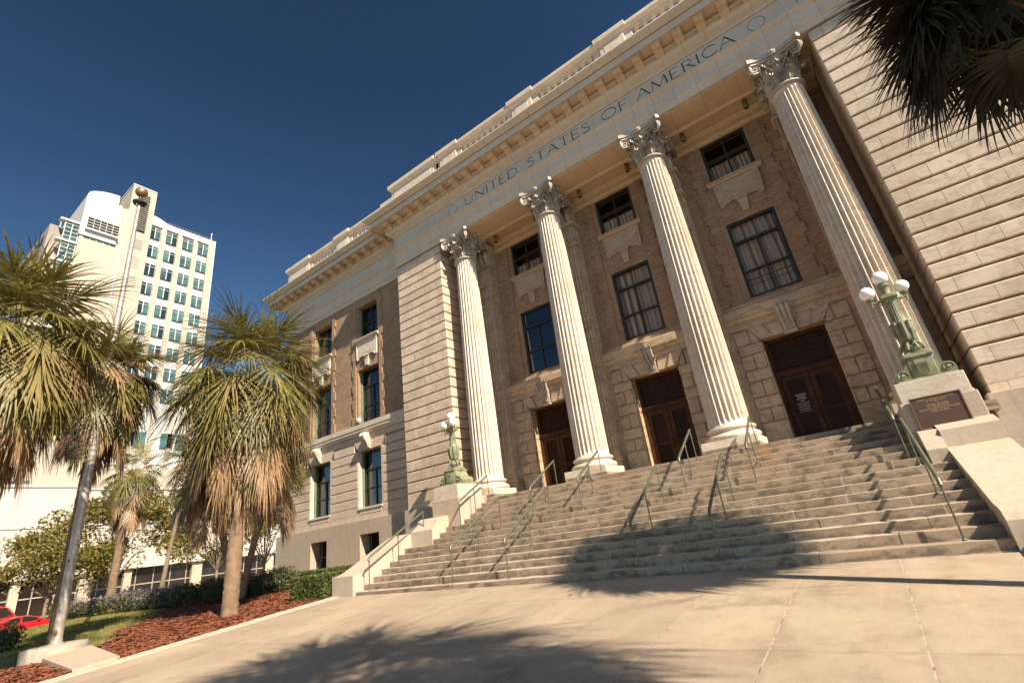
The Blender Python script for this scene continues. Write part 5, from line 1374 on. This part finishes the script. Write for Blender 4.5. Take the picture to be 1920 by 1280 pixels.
TB(mb).build('cream_cladding', M['tower_cream'], tw)
mb = MB(); tbox(mb, -3.98, -.05, 72.9, 73.15, -.7, 6.1); tbox(mb, -4.15, -3.9, 40, 67.2, -.35, .1); tbox(mb, 11.42, 11.75, -2, 67.3, -.1, 3)
# barrel roof and wave parapet
prof = [(-10.0, 59.0), (-10.0, 67.3), (-9.8, 68.0), (-9.2, 68.5), (-8, 69.0), (-7, 69.25), (-6.2, 69.35), (-5.5, 69.4), (-5.45, 67.4), (-4.8, 67.4), (-4.8, 59.0)]
V = [(XT + .25, Y0T + s, z) for s, z in prof] + [(XT - 34, Y0T + s, z) for s, z in prof]; n = len(prof)
mb.add(V, [tuple(range(n)), tuple(range(n, 2 * n))[::-1]] + [(i, (i + 1) % n, (i + 1) % n + n, i + n) for i in range(n)])
prof = [(0, 66), (0, 68.05), (.8, 68.0), (1.6, 67.75), (2.5, 67.35), (3.4, 67.2), (11.4, 67.2), (11.4, 66)]; n = len(prof)
V = [(XT + .1, Y0T + s, z) for s, z in prof] + [(XT - 2, Y0T + s, z) for s, z in prof]; mb.add(V, [tuple(range(n)), tuple(range(n, 2 * n))[::-1]] + [(i, (i + 1) % n, (i + 1) % n + n, i + n) for i in range(n)])
TB(mb).build('white_cladding', M['tower_white'], tw)
mb = MB()
for s in [3.0 + .5 * i for i in range(17)]: mb.tube([(XT, Y0T + s, 67.1), (XT, Y0T + s, 67.75)], .03, 4)
mb.tube([(XT, Y0T + 2.8, 67.75), (XT, Y0T + 11.4, 67.75)], .035, 4); mb.tube([(XT, Y0T + 10.8, 67), (XT, Y0T + 10.8, 69)], .06, 5); mb.tube([(XT - 3, Y0T + 6, 67), (XT - 3, Y0T + 6, 68.9)], .12, 5); mb.tube([(XT - 3, Y0T + 6.3, 68.8), (XT - 3, Y0T + 4.2, 69.3)], .12, 5)
TB(mb).build('roof_railing', M['galv'], tw)
nw = 0
for i in range(4):
    s0 = i * 2.865 + .0
    for j in range(9):
        zt = 65.4 - 4.0 * j - (.0)
        mb = MB(); s1 = s0 + 1.77
        for a, b in ((s0, s0 + .82), (s0 + .95, s1)):
            drk = 1 if (i * 7 + j * 5 + (a > s0) * 3) % 5 == 0 or (j == 2 and i == 0) else 0
            tbox(mb, a, b, zt - 1.75, zt, -.02, .35, drk); tbox(mb, a, b, zt - 2.28, zt - 1.75 - .0, -.02, .35, drk)
            tbox(mb, a, b, zt - .62, zt - .55, -.10, .2, 2)
        tbox(mb, s0 + .82, s0 + .95, zt - 2.3, zt + .02, -.08, .3, 3)
        TB(mb).build('window', [M['teal_glass'], M['teal_dark'], M['tower_white'], M['tower_white']], tw)
# louvred stair window
mb = MB(); tbox(mb, -2.62, -1.05, 63.1, 71.35, -.63, -.3, 0)
for k in range(19): tbox(mb, -2.85, -1.02, 63.3 + k * .44, 63.38 + k * .44, -1.0, -.55, 1)
for s in (-2.62, -1.05): tbox(mb, s - .04, s + .04, 63.0, 71.4, -.75, -.4, 1)
TB(mb).build('stair_window', [M['teal_dark'], M['galv']], tw)
mb = MB(); tbox(mb, -2.25, -.98, 59.2, 61.4, -.62, -.5); TB(mb).build('louvre', M['tower_conc'], tw)
for zz in (55.4, 51.3):
    mb = MB()
    for k in range(5): tbox(mb, -2.2, -1.0, zz + k * .5, zz + .06 + k * .5, -.66, -.5)
    TB(mb).build('louvre', M['tower_conc'], tw)
# band of windows under the barrel roof
mb = MB(); tbox(mb, -9.28, -4.72, 60.45, 62.75, -.28, .1, 0)
for k in range(5): tbox(mb, -9.3, -4.7, 60.5 + k * .55, 60.58 + k * .55, -.55, -.25, 1)
for k in range(6): tbox(mb, -9.3 + k * .912, -9.24 + k * .912, 60.45, 62.75, -.5, -.25, 1)
tbox(mb, -9.4, -4.65, 60.1, 60.4, -.8, 0, 1)
for k in range(5): tbox(mb, -9.25 + k * .94, -8.42 + k * .94, 58.55, 59.3, -.02, .1, 2)
TB(mb).build('sunshade_window', [M['teal_dark'], M['tower_white'], M['teal_glass']], tw)
# glass corner
mb = MB(); tbox(mb, -11.75, -9.85, 30, 61.3, .6, 4, 0)
for k in range(40): tbox(mb, -11.85, -9.82, 30.2 + k * .8, 30.28 + k * .8, .4, .7, 1)
for s in (-11.8, -10.85, -9.9): tbox(mb, s - .05, s + .05, 30, 61.4, .35, .7, 1)
for k in range(8): tbox(mb, -12.6, -9.82, 33.0 + k * 4.0, 33.3 + k * 4.0, .1, 1.2, 1)
TB(mb).build('glass_corner', [M['teal_glass'], M['tower_white']], tw)
mb = MB(); tbox(mb, -13.4, -11.7, -2, 60.6, 2.2, 45); TB(mb).build('concrete_flank', M['tower_conc'], tw)
mb = MB()
for k in range(14):
    for j in range(12): mb.box(XT - 6 - j * 3.2, XT - 4.4 - j * 3.2, Y0T - 13.45, Y0T - 13.38, 57.5 - k * 4, 59.3 - k * 4)
TB(mb).build('flank_window', M['teal_dark'], tw)['kind'] = 'stuff'
mb = MB(); mb.tube([(XT - 3, Y0T - 12, 60), (XT - 3, Y0T - 12, 63)], .12, 6); mb.tube([(XT - 3, Y0T - 12.2, 63), (XT - 3, Y0T - 10, 63.1)], .12, 6); TB(mb).build('roof_davit', M['galv'], tw)
mb = MB(); tbox(mb, -40, 14, -2, 19.2, -.5, 3); TB(mb).build('podium_wall', M['tower_cream'], tw)
mb = MB(); tbox(mb, -12.2, -9.0, 16.2, 17.2, -.9, -.4); 
for a in (-7.6, -5.9, -2.6, -1): tbox(mb, a, a + 1.3, 15.1, 15.9, -.56, -.4)
for a in (2.4, 6.6, 9): tbox(mb, a, a + 2.0, 23.0, 25.5, -.05, .1)
TB(mb).build('podium_window', M['teal_glass'], tw)
# ================================================================== SHOPS (white low building across the street)
XS = -64.0
sh = empty('shop_building', (XS, 10, -1), 0, 'low white building with a dark glazed shopfront across the street', 'building')
def SB(mb_): mb_.v = [(x - XS, y - 10, z + 1) for x, y, z in mb_.v]; return mb_
mb = MB(); grid_wall(mb, -30, 1.5, 3.4, 12.1, [(8.5, 10.2, 5.2, 7.4)], XS, XS - .5, axis='y')
mb.box(XS - 18, XS - .5, -30, 1.5, 3.4, 12.05); mb.box(XS - 18, XS, 1.5, 26, 3.4, 11.75); SB(mb).build('upper_wall', M['white_paint'], sh)
mb = MB(); mb.box(XS - .2, XS + .5, -30, 30, 3.25, 3.7); mb.box(XS - .1, XS + .12, -30, 1.5, 12.0, 12.3); mb.box(XS - .1, XS + .12, 1.5, 26, 11.7, 11.95); mb.box(XS, XS + .1, -30, 26, 8.0, 8.12); SB(mb).build('canopy', M['white_paint'], sh)
mb = MB(); mb.box(XS - .6, XS - .4, -30, 30, -1, 3.4); mb.box(XS + .0, XS + .04, 5.8, 6.7, 5.6, 6.6); SB(mb).build('shopfront_glass', M['shop_glass'], sh)
for k, y in enumerate([-27, -22, -17, -12, -7.2, -2.2, 3.0, 6.8, 13.6, 18.0, 22.6, 27]): 
    mb = MB(); mb.box(XS - .4, XS + .1, y, y + (1.1 if k % 2 == 0 else .7), -1, 3.3); SB(mb).build('pillar', M['cheek'], sh)
mb = MB()
for y in [-26 + 1.7 * i for i in range(33)]: mb.box(XS - .42, XS - .34, y, y + .09, -1, 3.3)
mb.box(XS - .42, XS - .32, -30, 30, 1.5, 1.62); mb.box(XS - .42, XS - .32, -30, 30, -.6, -.4); SB(mb).build('mullion', M['galv'], sh)
# far blocks to the right, behind the thick palm
bb = MB(); bb.box(-86, -62, 26.5, 40, -1, 7.2); bb.box(-84, -70, 27, 30, 7.2, 9.5)
for y in (28, 31, 34): bb.box(-61.98, -61.9, y, y + 1.2, 2.6, 4.6, 1)
o = bb.build('background_building', [M['white_paint'], M['shop_glass']]); tag(o, 'pale flat-roofed building glimpsed past the courthouse corner', 'building')
